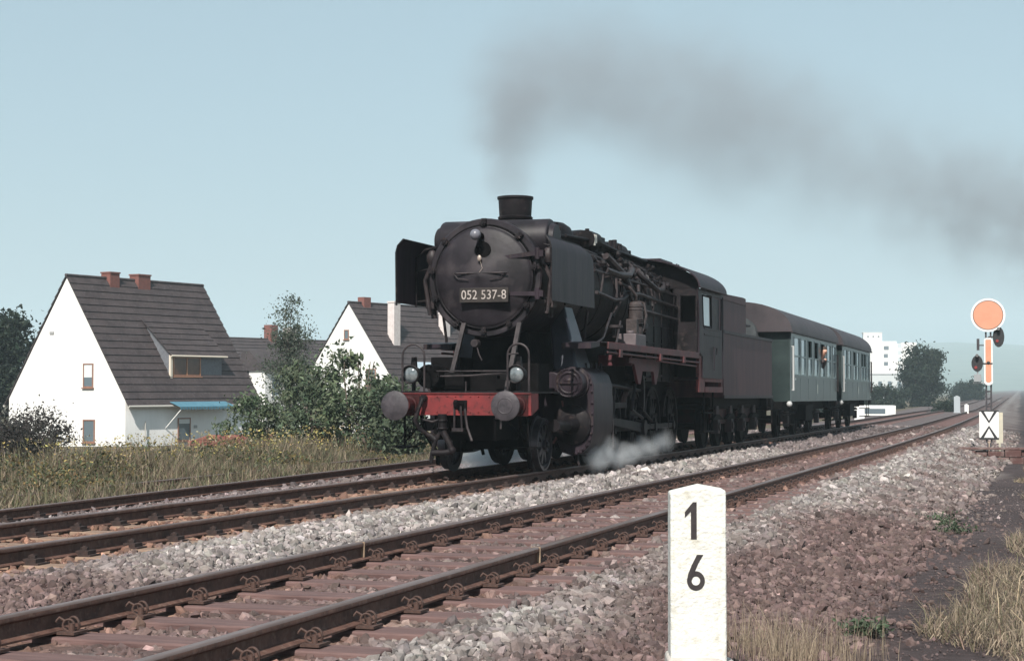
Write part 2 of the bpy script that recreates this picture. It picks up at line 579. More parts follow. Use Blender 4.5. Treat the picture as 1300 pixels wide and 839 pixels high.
def stones():
    iv, jf = icosa()
    P, S = [], []
    PIT = 0.77
    for y0, y1, den, sz in ((4.2, 9, 860, .0285), (9, 15, 820, .0285), (15, 26, 460, .036), (26, 44, 220, .047), (44, 80, 85, .062)):
        for e0, e1, k in ((-8.5, -4.9, 0.75), (-4.9, -3.0, 0.55), (-3.0, -0.82, 1.0), (-0.7, 0.7, 1.0), (0.82, 3.45, 1.15)):
            n = int((y1 - y0) * (e1 - e0) * den * k)
            e = rng.uniform(e0, e1, n)
            y = rng.uniform(y0, y1, n)
            ok = np.ones(n, bool)
            # leave the sleeper tops clear (mostly)
            ph = np.abs(((y - 4.0 + PIT / 2) % PIT) - PIT / 2)
            near = np.abs(e) < 1.28
            ok &= ~(near & (ph < 0.145) & (rng.random(n) < 0.93))
            ph2 = np.abs(((y - 4.3 + PIT / 2) % PIT) - PIT / 2)
            far = np.abs(e + 3.955) < 1.2
            ok &= ~(far & (ph2 < 0.16) & (rng.random(n) < 0.95))
            for r0 in (-0.7535, 0.7535, -3.2015, -4.7085):
                ok &= ~(np.abs(e - r0) < 0.085)
            # cinder edge: thin the stones out
            lim = 3.2 + (n1(e, y, 1.6, 8) - 0.5) * 0.5
            ok &= ~((e > lim) & (rng.random(n) < 0.85))
            P.append(np.stack([e[ok], y[ok]], 1))
            S.append(np.full(ok.sum(), sz))
    # scattered strays on the path
    n = 700
    e = 3.2 + np.abs(rng.normal(0, .45, n))
    y = rng.uniform(7, 30, n)
    P.append(np.stack([e, y], 1))
    S.append(np.full(n, .03))
    # fines packed between the bigger stones
    n = 52000
    e = rng.uniform(-3.1, 3.4, n)
    y = 5.5 + 13 * rng.random(n)
    ok = (np.abs(np.abs(e) - .7535) > .07)
    P.append(np.stack([e[ok], y[ok]], 1))
    S.append(np.full(ok.sum(), .0125))
    n = 7000
    e = rng.uniform(3.0, 4.6, n)
    y = 6 + 30 * rng.random(n) ** 1.4
    P.append(np.stack([e, y], 1))
    S.append(np.full(n, .0095))
    P = np.concatenate(P)
    S = np.concatenate(S) * np.clip(rng.lognormal(-0.08, 0.33, len(P)), 0.4, 2.1)
    e, y = P[:, 0], P[:, 1]
    n = len(P)
    z = ground_z(e, y) + S * rng.uniform(-0.25, 0.5, n)
    z -= 0.02 * ((np.abs(e) < 1.28))
    x = XN + e - xc(y)
    # random rotations
    q = rng.normal(size=(n, 4))
    q /= np.linalg.norm(q, axis=1)[:, None]
    w, a, b, c = q.T
    Rm = np.stack([1 - 2 * (b * b + c * c), 2 * (a * b - c * w), 2 * (a * c + b * w),
                   2 * (a * b + c * w), 1 - 2 * (a * a + c * c), 2 * (b * c - a * w),
                   2 * (a * c - b * w), 2 * (b * c + a * w), 1 - 2 * (a * a + b * b)], 1).reshape(n, 3, 3)
    sc = np.stack([rng.uniform(0.8, 1.4, n), rng.uniform(0.6, 1.1, n), rng.uniform(0.45, 0.8, n)], 1)
    L = iv[None] * sc[:, None, :] * rng.uniform(0.72, 1.2, (n, 12, 1))
    V = np.einsum('nij,nkj->nki', Rm, L) * S[:, None, None] + np.stack([x, y, z], 1)[:, None, :]
    F = (jf[None] + (np.arange(n) * 12)[:, None, None]).reshape(-1, 3)
    c = ballast_col(e, y)
    tone = rng.lognormal(0, 0.30, n)
    white = rng.random(n) < 0.07
    tone[white] *= 1.5
    c = c * tone[:, None] * (1 + rng.normal(0, 0.018, (n, 3)))
    cind = (S < .02) & (e > 2.9)
    c[cind] = c[cind] * .35 + CINDER * 1.1
    dk = rng.random(n) < 0.12
    c[dk] = c[dk] * 0.6 + BROWN * 0.3
    c = np.clip(c, 0.02, 0.62)
    m = mat('ballast stone', (0.8, 0.8, 0.8), (1.12, 1.1, 1.1), rough=0.9, scale=40, attr='Col', spec=0.2)
    o = npmesh('ballast', V.reshape(-1, 3), F, m, np.repeat(c, 12, 0))
    tag(o, 'loose broken stone ballast, pale between the tracks and brown on the shoulder', 'ballast', kind='stuff')


stones()

# ------------------------------------------------------------------ tracks
RAILP = [(-.0625, -.149), (.0625, -.149), (.0625, -.137), (.012, -.118), (.0085, -.10), (.0085, -.052), (.0335, -.036), (.0345, -.012), (.028, -.002), (.015, 0),
         (-.015, 0), (-.028, -.002), (-.0345, -.012), (-.0335, -.036), (-.0085, -.052), (-.0085, -.10), (-.012, -.118), (-.0625, -.137)]


def rail(parent, xfun, zoff, y0, y1, step=1.5):
    ys = []
    y = y0
    while y < y1:
        ys.append(y)
        y += step if y < 110 else step * 6
    m = MB()
    n = len(RAILP)
    vs = []
    for y in ys:
        x0, z0 = float(xfun(y)), float(gz(y)) + zoff
        vs += [(x0 + a, y, z0 + b) for a, b in RAILP]
    top = {7, 8, 9, 10, 11}
    for j in range(len(ys) - 1):
        for k in range(n):
            k2 = (k + 1) % n
            m.f.append((j * n + k, (j + 1) * n + k, (j + 1) * n + k2, j * n + k2))
            m.mi.append(1 if k in top else 0)
    m.f.append(tuple(reversed(range(n))))
    m.f.append(tuple((len(ys) - 1) * n + k for k in range(n)))
    m.mi += [0, 0]
    m.v = vs
    return m.build('rail', [RUST, RAILTOP], parent, sharp=50)


def copy_part(src, parent, loc, rot=(0, 0, 0)):
    c = src.copy()
    COL.objects.link(c)
    c.parent = parent
    c.location = loc
    c.rotation_euler = rot
    return c


def clip_coil():
    """double spring spike with its round loops, on a ribbed plate"""
    m = MB()
    m.box(-.07, .07, -.075, .075, -.014, .002)
    m.torus((.012, .02, .038), (0.25, 1, 0.1), .040, .0075, 18, 6)
    m.torus((.0, -.02, .034), (-0.25, 1, -0.1), .033, .0070, 16, 6)
    m.tube([(-.03, -.01, .055), (-.06, -.02, .075), (-.078, -.03, .05)], .009, 6)
    m.cyl((.02, -.02, .0), (.02, -.02, .045), .018, n=8)
    return m


def clip_bolt():
    m = MB()
    m.box(-.085, .085, -.085, .085, -.016, .004)
    m.box(-.07, .05, -.065, .065, .004, .036)
    m.cyl((-.02, 0, .036), (-.02, 0, .062), .036, n=6)
    m.cyl((-.02, 0, .062), (-.02, 0, .072), .018, n=8)
    return m


def track(name, label, xcen, zoff, y0, y1, y_s, sl_mb, sl_mat, clip_mb, pitch, clips_to=75, group=None, clip_mat=RUST):
    root = empty(name, (float(xcen(0)), 0, 0), label=label, cat='railway track', group=group)
    inv = Matrix.Translation((-float(xcen(0)), 0, 0))
    for s in (-1, 1):
        r = rail(root, lambda y: xcen(y) + s * 0.7535 - float(xcen(0)), zoff, y0, y1)
    ys = np.arange(y_s, 150, pitch)
    proto = cproto = None
    rest, crest = MB(), MB()
    nclip = 0
    for i, y in enumerate(ys):
        x = float(xcen(y)) - float(xcen(0))
        z = float(gz(y)) + zoff
        yaw = math.atan(slope(y))
        if i < 100:
            if proto is None:
                proto = sl_mb.build('sleeper', sl_mat, root, bevel=0.012)
                so_ = proto
            else:
                so_ = copy_part(proto, root, (0, 0, 0))
            so_.location = (x + random.uniform(-.03, .03), y, z - 0.165)
            so_.rotation_euler = (0, 0, yaw + random.uniform(-.012, .012))
        else:
            M = Matrix.Translation((x, y, z - 0.165)) @ Matrix.Rotation(yaw, 4, 'Z')
            rest.add([M @ Vector(v) for v in sl_mb.v], sl_mb.f)
        if y < clips_to:
            for rs in (-1, 1):
                for side in (-1, 1):
                    loc = (x + rs * .7535 + side * .105, y, z - 0.142)
                    rot = (0, 0, yaw + (0 if side > 0 else math.pi))
                    if nclip < 100:
                        if cproto is None:
                            cproto = clip_mb.build('rail_clip', clip_mat, root)
                            co = cproto
                        else:
                            co = copy_part(cproto, root, (0, 0, 0))
                        co.location = loc
                        co.rotation_euler = rot
                        nclip += 1
                    else:
                        M = Matrix.Translation(loc) @ Matrix.Rotation(rot[2], 4, 'Z')
                        crest.add([M @ Vector(v) for v in clip_mb.v], clip_mb.f)
    if rest.v:
        tag(rest.build('sleeper', WOOD, root), kind='stuff')
    if crest.v:
        tag(crest.build('rail_clip', clip_mat, root), kind='stuff')
    return root


wood = MB().box(-1.3, 1.3, -.13, .13, -.16, 0)
concrete = MB()
concrete.hexa([(-1.2, -.15, -.2), (1.2, -.15, -.2), (1.2, .15, -.2), (-1.2, .15, -.2)],
              [(-1.2, -.11, .012), (1.2, -.11, .012), (1.2, .11, .012), (-1.2, .11, .012)])
tn = track('railway_track', 'nearest rusty railway track in the foreground, brown wooden sleepers and looped spring clips',
           lambda y: XN - xc(y), 0.0, 2.0, 420, 4.0, wood, WOOD, clip_coil(), 0.77, clip_mat=mat('rusty spring clip', (0.040, 0.023, 0.019), (0.085, 0.046, 0.036), rough=0.8, scale=25))
m = MB()
for s_ in (-1, 1):
    m = MB()
    yj = 13.12
    xj = float(XN - xc(yj)) + s_ * .7535 - float(XN - xc(0))
    m.box(xj - .040, xj + .040, yj - .006, yj + .006, float(gz(yj)) - .125, float(gz(yj)) + .0015)
    jo = m.build('joint_bond', mat('bare joint metal', (.30, .22, .15), (.20, .14, .10), rough=.6, scale=20), tn)
tf = track('railway_track', 'railway track under the steam train, rust dusted pale sleepers with bolted plates',
           lambda y: XF - xc(y), 0.0, 2.0, 420, 4.3, concrete, CONC, clip_bolt(), 0.77, clip_mat=BOLT)
ts = track('railway_track', 'overgrown dark siding track at the edge of the weeds',
           lambda y: XN + xs(y) - 0.75 - xc(y) + 0.75, -0.26, 3.0, 130, 4.6, wood, WOOD, clip_bolt(), 0.8, clips_to=20, clip_mat=BOLT)

# ------------------------------------------------------------------ steam locomotive
def loco():
    L = empty('steam_locomotive', (XF - .01, YB, float(gz(YB))), (math.atan(G), 0, 0),
              'sooty black steam locomotive with red buffer beam hauling the train', 'locomotive')
    sides = (1, -1)

    # frame, buffer beam and front deck
    m = MB()
    for s in sides:
        m.box(s * .48 - .02, s * .48 + .02, .72, 13.6, .52, 1.2)
        m.box(s * .48 - .12, s * .48 + .12, 4.4, 4.55, .55, 1.25)
    for y in (1.3, 4.3, 7.3, 10.6, 13.2):
        m.box(-.46, .46, y, y + .05, .5, 1.2)
    m.build('frame', DARK, L, .006)
    m = MB()
    m.box(-1.09, 1.09, .62, .655, .90, 1.235)
    for s in sides:
        m.prism([(.66, .90), (.66, 1.235), (1.0, 1.235), (1.0, 1.0)], 'x', s * 1.09, s * 1.075)
        for x in (.42, .63, 1.03):
            for z in (.95, 1.185):
                m.ball((s * x, .618, z), .017, 6)
        for x in (.12, .25):
            m.ball((s * x, .618, 1.19), .017, 6)
            m.ball((s * x, .618, .95), .017, 6)
    m.box(-1.09, 1.09, .600, .6195, 1.225, 1.24)
    m.build('buffer_beam', RED, L, .004)
    m = MB()
    m.box(-1.09, 1.09, .66, 2.2, 1.237, 1.262)
    m.prism([(1.0, 1.262), (2.1, 1.262), (2.5, 1.55), (2.47, 1.57), (2.1, 1.30)], 'x', -.6, .6)
    m.build('front_deck', BLACK, L, .005)
    for s in sides:
        b = MB()
        b.box(s * .875 - .17, s * .875 + .17, .60, .63, .89, 1.21)
        b.lathe2((s * .875, .62, 1.05), (s * .875, .16, 1.05), [(0, .15), (.10, .14), (.12, .115), (.55, .105), (.56, .085), (1, .085)], 20)
        bo = b.build('buffer', [REDDIRTY], L, .004)
        h = MB()
        if s > 0:
            h.lathe2((s * .875, .16, 1.05), (s * .875, .0, 1.05), [(0, .09), (.55, .1), (.70, .205), (.82, .222), (.93, .222), (.97, .214), (.98, .12), (.985, .115), (1.0, .10), (1.0, 0)], 32)
            h.torus((s * .875, .003, 1.05), (0, 1, 0), .115, .008, 28, 6)
        else:
            h.lathe2((s * .875, .16, 1.05), (s * .875, -.035, 1.05), [(0, .09), (.5, .1), (.62, .205), (.70, .222), (.78, .222), (.88, .17), (.95, .10), (1.0, 0)], 32)
        h.build('buffer_head', mat('worn grey buffer iron', (.030, .027, .031), (.060, .052, .058), rough=.5, scale=7, bump=.15, spec=.25), bo)
        # lamps on the beam and the tall handrail hoops round them
        lx = .79 if s > 0 else -.93
        lm = MB()
        lm.lathe2((lx, 1.10, 1.53), (lx, .80, 1.53), [(0, 0), (.05, .07), (.25, .115), (.8, .135), (1, .14)], 20, caps=False)
        lm.torus((lx, .80, 1.53), (0, 1, 0), .135, .014, 22, 6)
        lm.cyl((lx, .95, 1.26), (lx, .95, 1.42), .035, n=8)
        lm.box(lx - .06, lx + .06, .9, 1.02, 1.255, 1.275)
        lm.prism([(-.045 + lx, 1.64), (.045 + lx, 1.64), (.03 + lx, 1.80), (-.03 + lx, 1.80)], 'y', .93, 1.0)
        ho = lm.build('headlamp', BLACK, L)
        gl = MB()
        gl.lathe2((lx, .83, 1.53), (lx, .785, 1.53), [(0, .125), (.5, .10), (.85, .05), (1, 0)], 20, caps=False)
        gl.build('lamp_lens', LENS, ho)
        r = MB()
        a, c = (.69, 1.03) if s > 0 else (-1.02, -.66)
        mid, rad = (a + c) / 2, (c - a) / 2
        pts = [(a, .7, 1.24), (a, .7, 1.80)] + [(mid - rad * math.cos(t), .7, 1.82 + .17 * math.sin(t)) for t in np.linspace(0, math.pi, 10)] + [(c, .7, 1.80), (c, .7, .93 if s > 0 else 1.24)]
        r.tube(pts, .017, 8)
        if s > 0:
            r.tube([(a, .7, 1.83), (mid, .7, 1.84)], .014, 6)
        r.build('hoop_handrail', PIPE, L)
        # guard irons and the steps behind the buffers
        g = MB()
        g.tube([(s * .80, .95, .9), (s * .80, 1.15, .6), (s * .76, 1.55, .30), (s * .76, 1.6, .10)], .035, 6)
        g.build('guard_iron', DARK, L)
        st = MB()
        st.tube([(s * 1.0, .75, .9), (s * 1.0, .75, .42)], .018, 6)
        st.tube([(s * .62, .75, .88), (s * 1.0, .75, .48)], .015, 6)
        st.box(s * 1.0 - .16, s * 1.0 + .16, .62, .90, .40, .425)
        st.build('front_step', DARK, L)
        # diagonal stays from the deck to the smokebox
        y_ = MB()
        xa, xb = (-.47, -.30) if s < 0 else (.50, .62)
        y_.hexa([(xa - .035, 1.2, 1.26), (xa + .035, 1.2, 1.26), (xa + .035, 1.26, 1.26), (xa - .035, 1.26, 1.26)],
                [(xb - .035, 1.5, 2.35), (xb + .035, 1.5, 2.35), (xb + .035, 1.56, 2.35), (xb - .035, 1.56, 2.35)])
        y_.build('smokebox_stay', PIPE, L)
    # pipes across the deck
    m = MB()
    m.tube([(-.55, .95, 1.58), (.7, .95, 1.58)], .012, 6)
    m.tube([(-.5, .98, 1.50), (.0, .98, 1.51), (.6, .98, 1.55)], .016, 6)
    m.tube([(-.05, .9, 1.25), (-.05, .9, 1.42)], .012, 6)
    m.cyl((-.02, 1.35, 2.02), (-.02, 1.2, 2.02), .06, n=12)
    m.tube([(0, 1.25, 2.0), (.05, 1.22, 1.85), (.1, 1.22, 1.75)], .01, 6)
    m.build('deck_pipework', PIPE, L)
    m = MB()
    for x, y, a, b, c in ((-.35, 1.2, .16, .22, .30), (.1, 1.3, .22, .2, .26), (.45, 1.25, .12, .2, .2), (-.62, 1.55, .25, .3, .55), (.68, 1.7, .2, .3, .45)):
        m.box(x - a, x + a, y, y + b * 2, 1.262, 1.262 + c)
    m.cyl((-.75, 1.1, 1.5), (-.75, 1.6, 1.5), .19, n=16)
    m.cyl((.0, 1.6, 1.45), (.5, 1.6, 1.45), .16, n=16)
    for k in range(10):
        a = 2 * math.pi * k / 10
        m.ball((-.75 + .16 * math.cos(a), 1.09, 1.5 + .16 * math.sin(a)), .02, 6)
    m.build('deck_valve_box', DARK, L, .012)

    # coupling
    m = MB()
    m.box(-.07, .07, .57, .62, .97, 1.13)
    m.prism([(.62, 1.02), (.62, 1.09), (.36, 1.09), (.30, 1.14), (.25, 1.10), (.27, 1.02), (.34, .99)], 'x', -.03, .03)
    m.build('coupling_hook', DARK, L, .006)
    m = MB()
    m.tube([(-.05, .38, 1.04), (-.06, .40, .70), (.06, .40, .70), (.05, .38, 1.04)], .017, 7)
    m.box(-.09, .09, .37, .43, .66, .71)
    m.tube([(.10, .42, 1.0), (.14, .42, .72), (.24, .35, .52)], .02, 7)
    m.build('screw_coupling', PIPE, L)
    # heating hose and brake hoses
    m = MB()
    m.cyl((-.30, .53, .92), (-.30, .53, .68), .07, n=14)
    m.torus((-.30, .53, .82), (0, 0, 1), .072, .016, 14, 6)
    m.torus((-.30, .53, .70), (0, 0, 1), .072, .016, 14, 6)
    m.tube([(-.30, .53, .74), (-.27, .52, .62), (-.19, .52, .50), (-.15, .52, .38)], .048, 10)
    m.ball((-.14, .52, .37), .065, 10)
    m.tube([(-.13, .52, .35), (-.28, .50, .33), (-.45, .50, .33)], .05, 10)
    m.tube([(-.45, .50, .33), (-.40, .50, .52), (-.32, .53, .66)], .035, 8)
    m.tube([(-.45, .50, .34), (-.47, .50, .18)], .035, 8)
    m.build('heating_hose', BLACK, L)
    m = MB()
    m.tube([(-.62, .60, 1.16), (-.62, .50, 1.14), (-.66, .46, 1.0), (-.72, .46, .82), (-.66, .48, .70), (-.52, .52, .60), (-.40, .55, .55)], .034, 8)
    m.cyl((-.62, .62, 1.16), (-.62, .50, 1.16), .05, n=10)
    m.cyl((-.50, .52, .60), (-.40, .52, .52), .06, n=10)
    m.build('brake_hose', BLACK, L)
    m = MB()
    m.tube([(.55, .60, .93), (.56, .52, .86), (.68, .52, .85)], .014, 6)
    m.tube([(.62, .60, .86), (.63, .55, .70)], .016, 6)
    m.build('drain_pipe', PIPE, L)
    m = MB()
    m.tube([(-.68, .62, .84), (-.5, .62, .80), (-.36, .62, .84)], .018, 6)
    m.build('drain_pipe', PIPE, L)

    # smokebox and door
    CZ = 3.07
    m = MB()
    m.lathe2((0, 1.72, CZ), (0, 4.35, CZ), [(0, .90), (.002, .915), (1, .915)], 56)
    m.lathe2((0, 1.64, CZ), (0, 1.80, CZ), [(0, .72), (0, .925), (.15, .945), (.85, .945), (1, .915)], 56, caps=False)
    m.torus((0, 4.3, CZ), (0, 1, 0), .918, .014, 48, 6)
    for k in range(30):
        a = 2 * math.pi * k / 30
        m.ball((.935 * math.cos(a), 1.72, CZ + .935 * math.sin(a)), .012, 5)
    m.build('smokebox', SMOKEBOX, L)
    m = MB()
    m.prism([(-.45, 2.25), (.45, 2.25), (.60, 1.27), (-.60, 1.27)], 'y', 2.5, 3.9)
    m.build('smokebox_saddle', DARK, L, .01)
    m = MB()
    m.lathe2((0, 1.64, CZ), (0, 1.40, CZ), [(0, .80), (.10, .805), (.22, .79), (.30, .75), (.45, .62), (.60, .48), (.78, .30), (.92, .14), (1.0, .0)], 56, caps=False)
    m.torus((0, 1.61, CZ), (0, 1, 0), .80, .018, 56, 6)
    door = m.build('smokebox_door', SMOKEBOX, L)
    m = MB()
    m.lathe2((0, 1.637, CZ), (0, 1.632, CZ), [(0, .806), (1, .806), (1, .850), (0, .850)], 56, caps=False)  # near-black ring added to draw the shaded gap round the door
    m.build('door_gap_ring', DARK, door)
    for a in (90, 48, 10, -32, -60, -90, -122, -158, 172, 138):
        c, s_ = math.cos(R(a)), math.sin(R(a))
        k = MB()
        p = Vector((c * .86, 1.62, CZ + s_ * .86))
        d = Vector((c, 0, s_))
        t = Vector((-s_, 0, c))
        b0 = [p - d * .13 - t * .032, p - d * .13 + t * .032, p + d * .08 + t * .04, p + d * .08 - t * .04]
        k.hexa([v + Vector((0, .0, 0)) for v in b0], [v + Vector((0, -.035, 0)) for v in b0])
        k.cyl(p, p + Vector((0, -.09, 0)), .018, n=8)
        k.cyl(p + Vector((0, -.03, 0)), p + Vector((0, -.075, 0)), .046, n=6)
        k.tube([p + Vector((0, -.07, 0)) - t * .06, p + Vector((0, -.07, 0)) + t * .06], .012, 6)
        k.build('door_clamp', BLACK, door)
    for z0, z1 in ((.30, .36), (-.27, -.27)):
        k = MB()
        k.hexa([(.36, 1.50, CZ + z0 - .03), (.36, 1.535, CZ + z0 - .03), (.86, 1.60, CZ + z1 - .035), (.86, 1.545, CZ + z1 - .035)],
               [(.36, 1.50, CZ + z0 + .03), (.36, 1.535, CZ + z0 + .03), (.86, 1.60, CZ + z1 + .035), (.86, 1.545, CZ + z1 + .035)])
        k.cyl((.90, 1.57, CZ + z1 - .09), (.90, 1.57, CZ + z1 + .09), .045, n=12)
        k.box(.86, 1.0, 1.54, 1.66, CZ + z1 - .05, CZ + z1 + .05)
        k.build('hinge', SHEET, door)
    k = MB()
    k.tube([(-.40, 1.42, CZ + .06), (.45, 1.42, CZ + .06)], .013, 8)
    for x in (-.45, .40):
        k.tube([(x, 1.42, CZ + .06), (x, 1.56, CZ + .06)], .013, 6)
    for x0, x1 in ((-.45, -.38), (.40, .33)):
        k.tube([(x0, 1.42, CZ + .06), (x1, 1.43, CZ - .02), (-.0 + (x1 * .5), 1.40, CZ - .05)], .008, 6)
    k.build('door_handrail', PIPE, door)
    k = MB()
    k.box(-.335, .475, 1.395, 1.42, 2.665, 2.895)
    k.box(-.3, -.24, 1.42, 1.56, 2.70, 2.76)
    k.box(.24, .3, 1.42, 1.56, 2.70, 2.76)
    pl = k.build('number_plate', mat('plate black enamel', (.022, .019, .018), (.040, .033, .030), rough=.5, scale=6, spec=.2), door, .004)
    PL = mat('plate lettering', (.38, .335, .31), (.27, .235, .22), rough=.6, scale=12)
    M = Matrix.Translation((0.07, 1.392, 2.778)) @ Matrix.Rotation(math.pi / 2, 4, 'X')
    text_mesh('plate_number', '052 537-8', .205, PL, pl, M, .004, .86, 1.04)
    # top lamp, its dark bracket and the pale number tag below it
    k = MB()
    k.cyl((-.02, 1.52, 3.72), (-.02, 1.26, 3.72), .055, .075, n=14)
    k.tube([(-.02, 1.5, 3.66), (-.02, 1.44, 3.52)], .03, 8)
    k.cyl((.03, 1.475, 3.50), (.03, 1.455, 3.50), .13, n=18)
    tl = k.build('top_headlamp', DARK, door)
    k = MB()
    k.ball((-.02, 1.25, 3.72), .088, 14)
    k.build('lamp_lens', mat('frosted lamp glass', (.13, .13, .15), rough=.3), tl)
    k = MB()
    k.ball((.0, 1.38, 3.36), .035, 10, 1, .6, 1.5)
    k.tube([(.0, 1.39, 3.36), (.05, 1.38, 3.20), (.0, 1.38, 3.14)], .004, 6)
    k.build('door_catch', mat('bare brass', (.34, .28, .24), rough=.4, metal=.3), door)

    # chimney, preheater
    m = MB()
    m.lathe2((0, 3.25, 3.88), (0, 3.25, 4.53), [(0, .36), (.10, .30), (.16, .275), (.40, .265), (.42, .29), (.47, .295), (.50, .27), (.92, .285), (.94, .305), (1.0, .305), (1.0, .255), (.6, .235)], 32, caps=False)
    m.build('chimney', BLACK, L)
    m = MB()
    m.lathe2((-1.06, 2.40, 3.72), (.98, 2.40, 3.72), [(0, 0), (0, .20), (.012, .235), (.05, .245), (.055, .32), (.075, .335), (.94, .335), (.955, .32), (.96, .26), (1.0, .24), (1, 0)], 32, caps=False)
    m.box(-.55, .55, 2.5, 4.1, 3.80, 4.03)
    for s in sides:
        for k in range(12):
            a = 2 * math.pi * k / 12
            m.ball((s * 1.0 - .04, 2.4 + .20 * math.cos(a), 3.72 + .20 * math.sin(a)), .018, 5)
    m.build('feedwater_heater', SMOKEBOX, L, .02)
    for s in sides:
        m = MB()
        m.tube([(s * .92, 2.1, 3.55), (s * 1.02, 2.0, 3.3), (s * 1.0, 1.95, 2.9), (s * .98, 2.0, 2.45)], .05, 8)
        m.ball((s * .98, 1.9, 3.42), .10, 10, 1, 1, 1.4)
        m.tube([(s * .95, 1.75, 3.28), (s * 1.06, 1.78, 3.05), (s * 1.02, 1.80, 2.75), (s * .98, 1.8, 2.5)], .035, 8)
        m.box(s * 1.0 - .07, s * 1.0 + .07, 1.85, 2.05, 2.6, 2.72)
        m.build('heater_pipe', PIPE, L)

    # boiler and firebox
    m = MB()
    m.lathe2((0, 4.35, CZ), (0, 8.9, CZ), [(0, .915), (.005, .88), (1, .88)], 48, caps=False)
    for y in (4.5, 5.5, 6.5, 7.5, 8.5):
        m.torus((0, y, CZ), (0, 1, 0), .882, .012, 48, 5)
    m.build('boiler', BLACK, L)
    m = MB()
    arc = [(.92 * math.cos(t), CZ + .90 * math.sin(t)) for t in np.linspace(0, math.pi, 24)]
    m.prism(arc + [(-.92, 1.5), (.92, 1.5)], 'y', 8.85, 11.45)
    for s in sides:
        for z in (1.9, 2.25, 2.6):
            m.box(s * .92 - .01, s * .92 + .018, 8.9, 11.4, z, z + .02)
        for y in (9.5, 10.2, 10.9):
            m.box(s * .92 - .01, s * .92 + .02, y, y + .02, 1.5, 3.0)
    m.build('firebox', BLACK, L)

    def dome(name, y, rx, ry, top, flat=.25):
        k = MB()
        n = 22
        vs, fs = [], []
        prof = [(0, 1.12), (.12, 1.03), (.3, 1.0), (.62, .96), (.80, .84), (.93, .58), (1, .0)]
        z0 = CZ + .70
        for t, q in prof:
            for j in range(n):
                a = 2 * math.pi * j / n
                vs.append((rx * q * math.cos(a), y + ry * q * math.sin(a), z0 + (top - z0) * t))
        for i in range(len(prof) - 1):
            for j in range(n):
                fs.append((i * n + j, i * n + (j + 1) % n, (i + 1) * n + (j + 1) % n, (i + 1) * n + j))
        k.add(vs, fs)
        return k.build(name, BLACK, L)
    dome('feed_dome', 5.35, .40, .62, 4.33)
    dome('steam_dome', 7.35, .42, .58, 4.36)
    dome('sand_dome', 9.3, .45, .8, 4.30)
    m = MB()
    m.cyl((-.12, 10.6, 3.9), (-.12, 10.6, 4.22), .07, n=10)
    m.cyl((.12, 10.6, 3.9), (.12, 10.6, 4.22), .07, n=10)
    m.box(-.2, .2, 10.4, 10.8, 3.85, 4.0)
    m.build('safety_valve', BLACK, L, .01)
    m = MB()
    rq = random.Random(12)
    m.box(-.34, .40, 4.4, 10.6, 3.80, 4.02)
    for k in range(34):
        y = rq.uniform(4.5, 10.5)
        x = rq.uniform(-.3, .5)
        hgt = rq.uniform(.05, .20)
        if rq.random() < .5:
            m.box(x - rq.uniform(.04, .1), x + rq.uniform(.04, .1), y - rq.uniform(.05, .2), y + rq.uniform(.05, .2), 3.95, 4.02 + hgt)
        else:
            m.cyl((x, y, 3.95), (x, y, 4.04 + hgt), rq.uniform(.03, .08), n=9)
    for x in (.42, .52, -.38):
        m.tube([(x, 4.5, 3.98), (x + .03, 6.5, 4.05), (x, 8.2, 4.0), (x + .02, 10.5, 3.98)], .035, 6)
    m.build('boiler_top_fittings', BLACK, L, .015)
    m = MB()
    m.cyl((.50, 5.9, 4.05), (.50, 6.5, 4.05), .16, n=16)
    m.cyl((.50, 6.0, 4.1), (.50, 6.0, 4.24), .04, n=8)
    go = m.build('turbo_generator', BLACK, L)
    m = MB()
    m.box(.62, .66, 5.95, 6.0, 3.93, 4.13)
    m.box(.62, .66, 6.05, 6.1, 3.98, 4.13)
    m.build('exhaust_flange', mat('bare pale metal', (.55, .52, .47), rough=.4, metal=.3), go)

    # side pipework
    rnd = random.Random(5)

    def surf(a, y, off):
        r_ = .88 + off
        return (r_ * math.cos(a), y, CZ + r_ * math.sin(a))
    for s in sides:
        def sm(pts):
            return [(s * x, y, z) for x, y, z in pts]
        m = MB()
        m.tube(sm([(1.0, 4.6, 3.38), (1.0, 7.8, 3.36), (1.0, 11.4, 3.30)]), .02, 7)
        for y in np.arange(4.8, 11.3, 1.1):
            m.tube(sm([(1.0, y, 3.37), (.86, y, 3.34)]), .014, 6)
        m.build('boiler_handrail', PIPE, L)
        m = MB()
        # sand pipes
        for y, dy in ((9.0, -2.6), (9.2, -1.3), (9.35, .1), (9.5, 1.2)):
            m.tube(sm([surf(1.15, y, .06), surf(.85, y + dy * .25, .05), surf(.4, y + dy * .55, .05), surf(0, y + dy * .8, .06), surf(-.45, y + dy, .09)]), .032, 7)
        m.tube(sm([(1.02, 4.7, 3.0), (1.02, 6.0, 2.93), (1.02, 6.6, 2.98), (1.0, 7.2, 3.12), (1.0, 8.0, 3.15), (1.02, 11.3, 3.05)]), .035, 7)
        m.tube(sm([(1.03, 7.2, 2.86), (1.03, 11.35, 2.80)]), .03, 7)
        m.tube(sm([(1.03, 7.0, 3.12), (1.06, 7.25, 2.9), (1.10, 7.6, 2.72), (1.14, 7.7, 2.50)]), .045, 8)
        m.tube(sm([(.98, 5.5, 3.45), (1.05, 6.2, 3.40), (1.02, 7.1, 3.45), (.92, 7.7, 3.6)]), .06, 8)
        m.tube(sm([(.8, 6.2, 3.75), (.98, 6.8, 3.45), (1.04, 7.0, 3.2)]), .07, 8)
        m.tube(sm([(.85, 8.3, 3.62), (1.03, 8.6, 3.42), (1.06, 9.3, 3.30), (1.0, 10.0, 3.35), (.9, 10.5, 3.5)]), .055, 8)
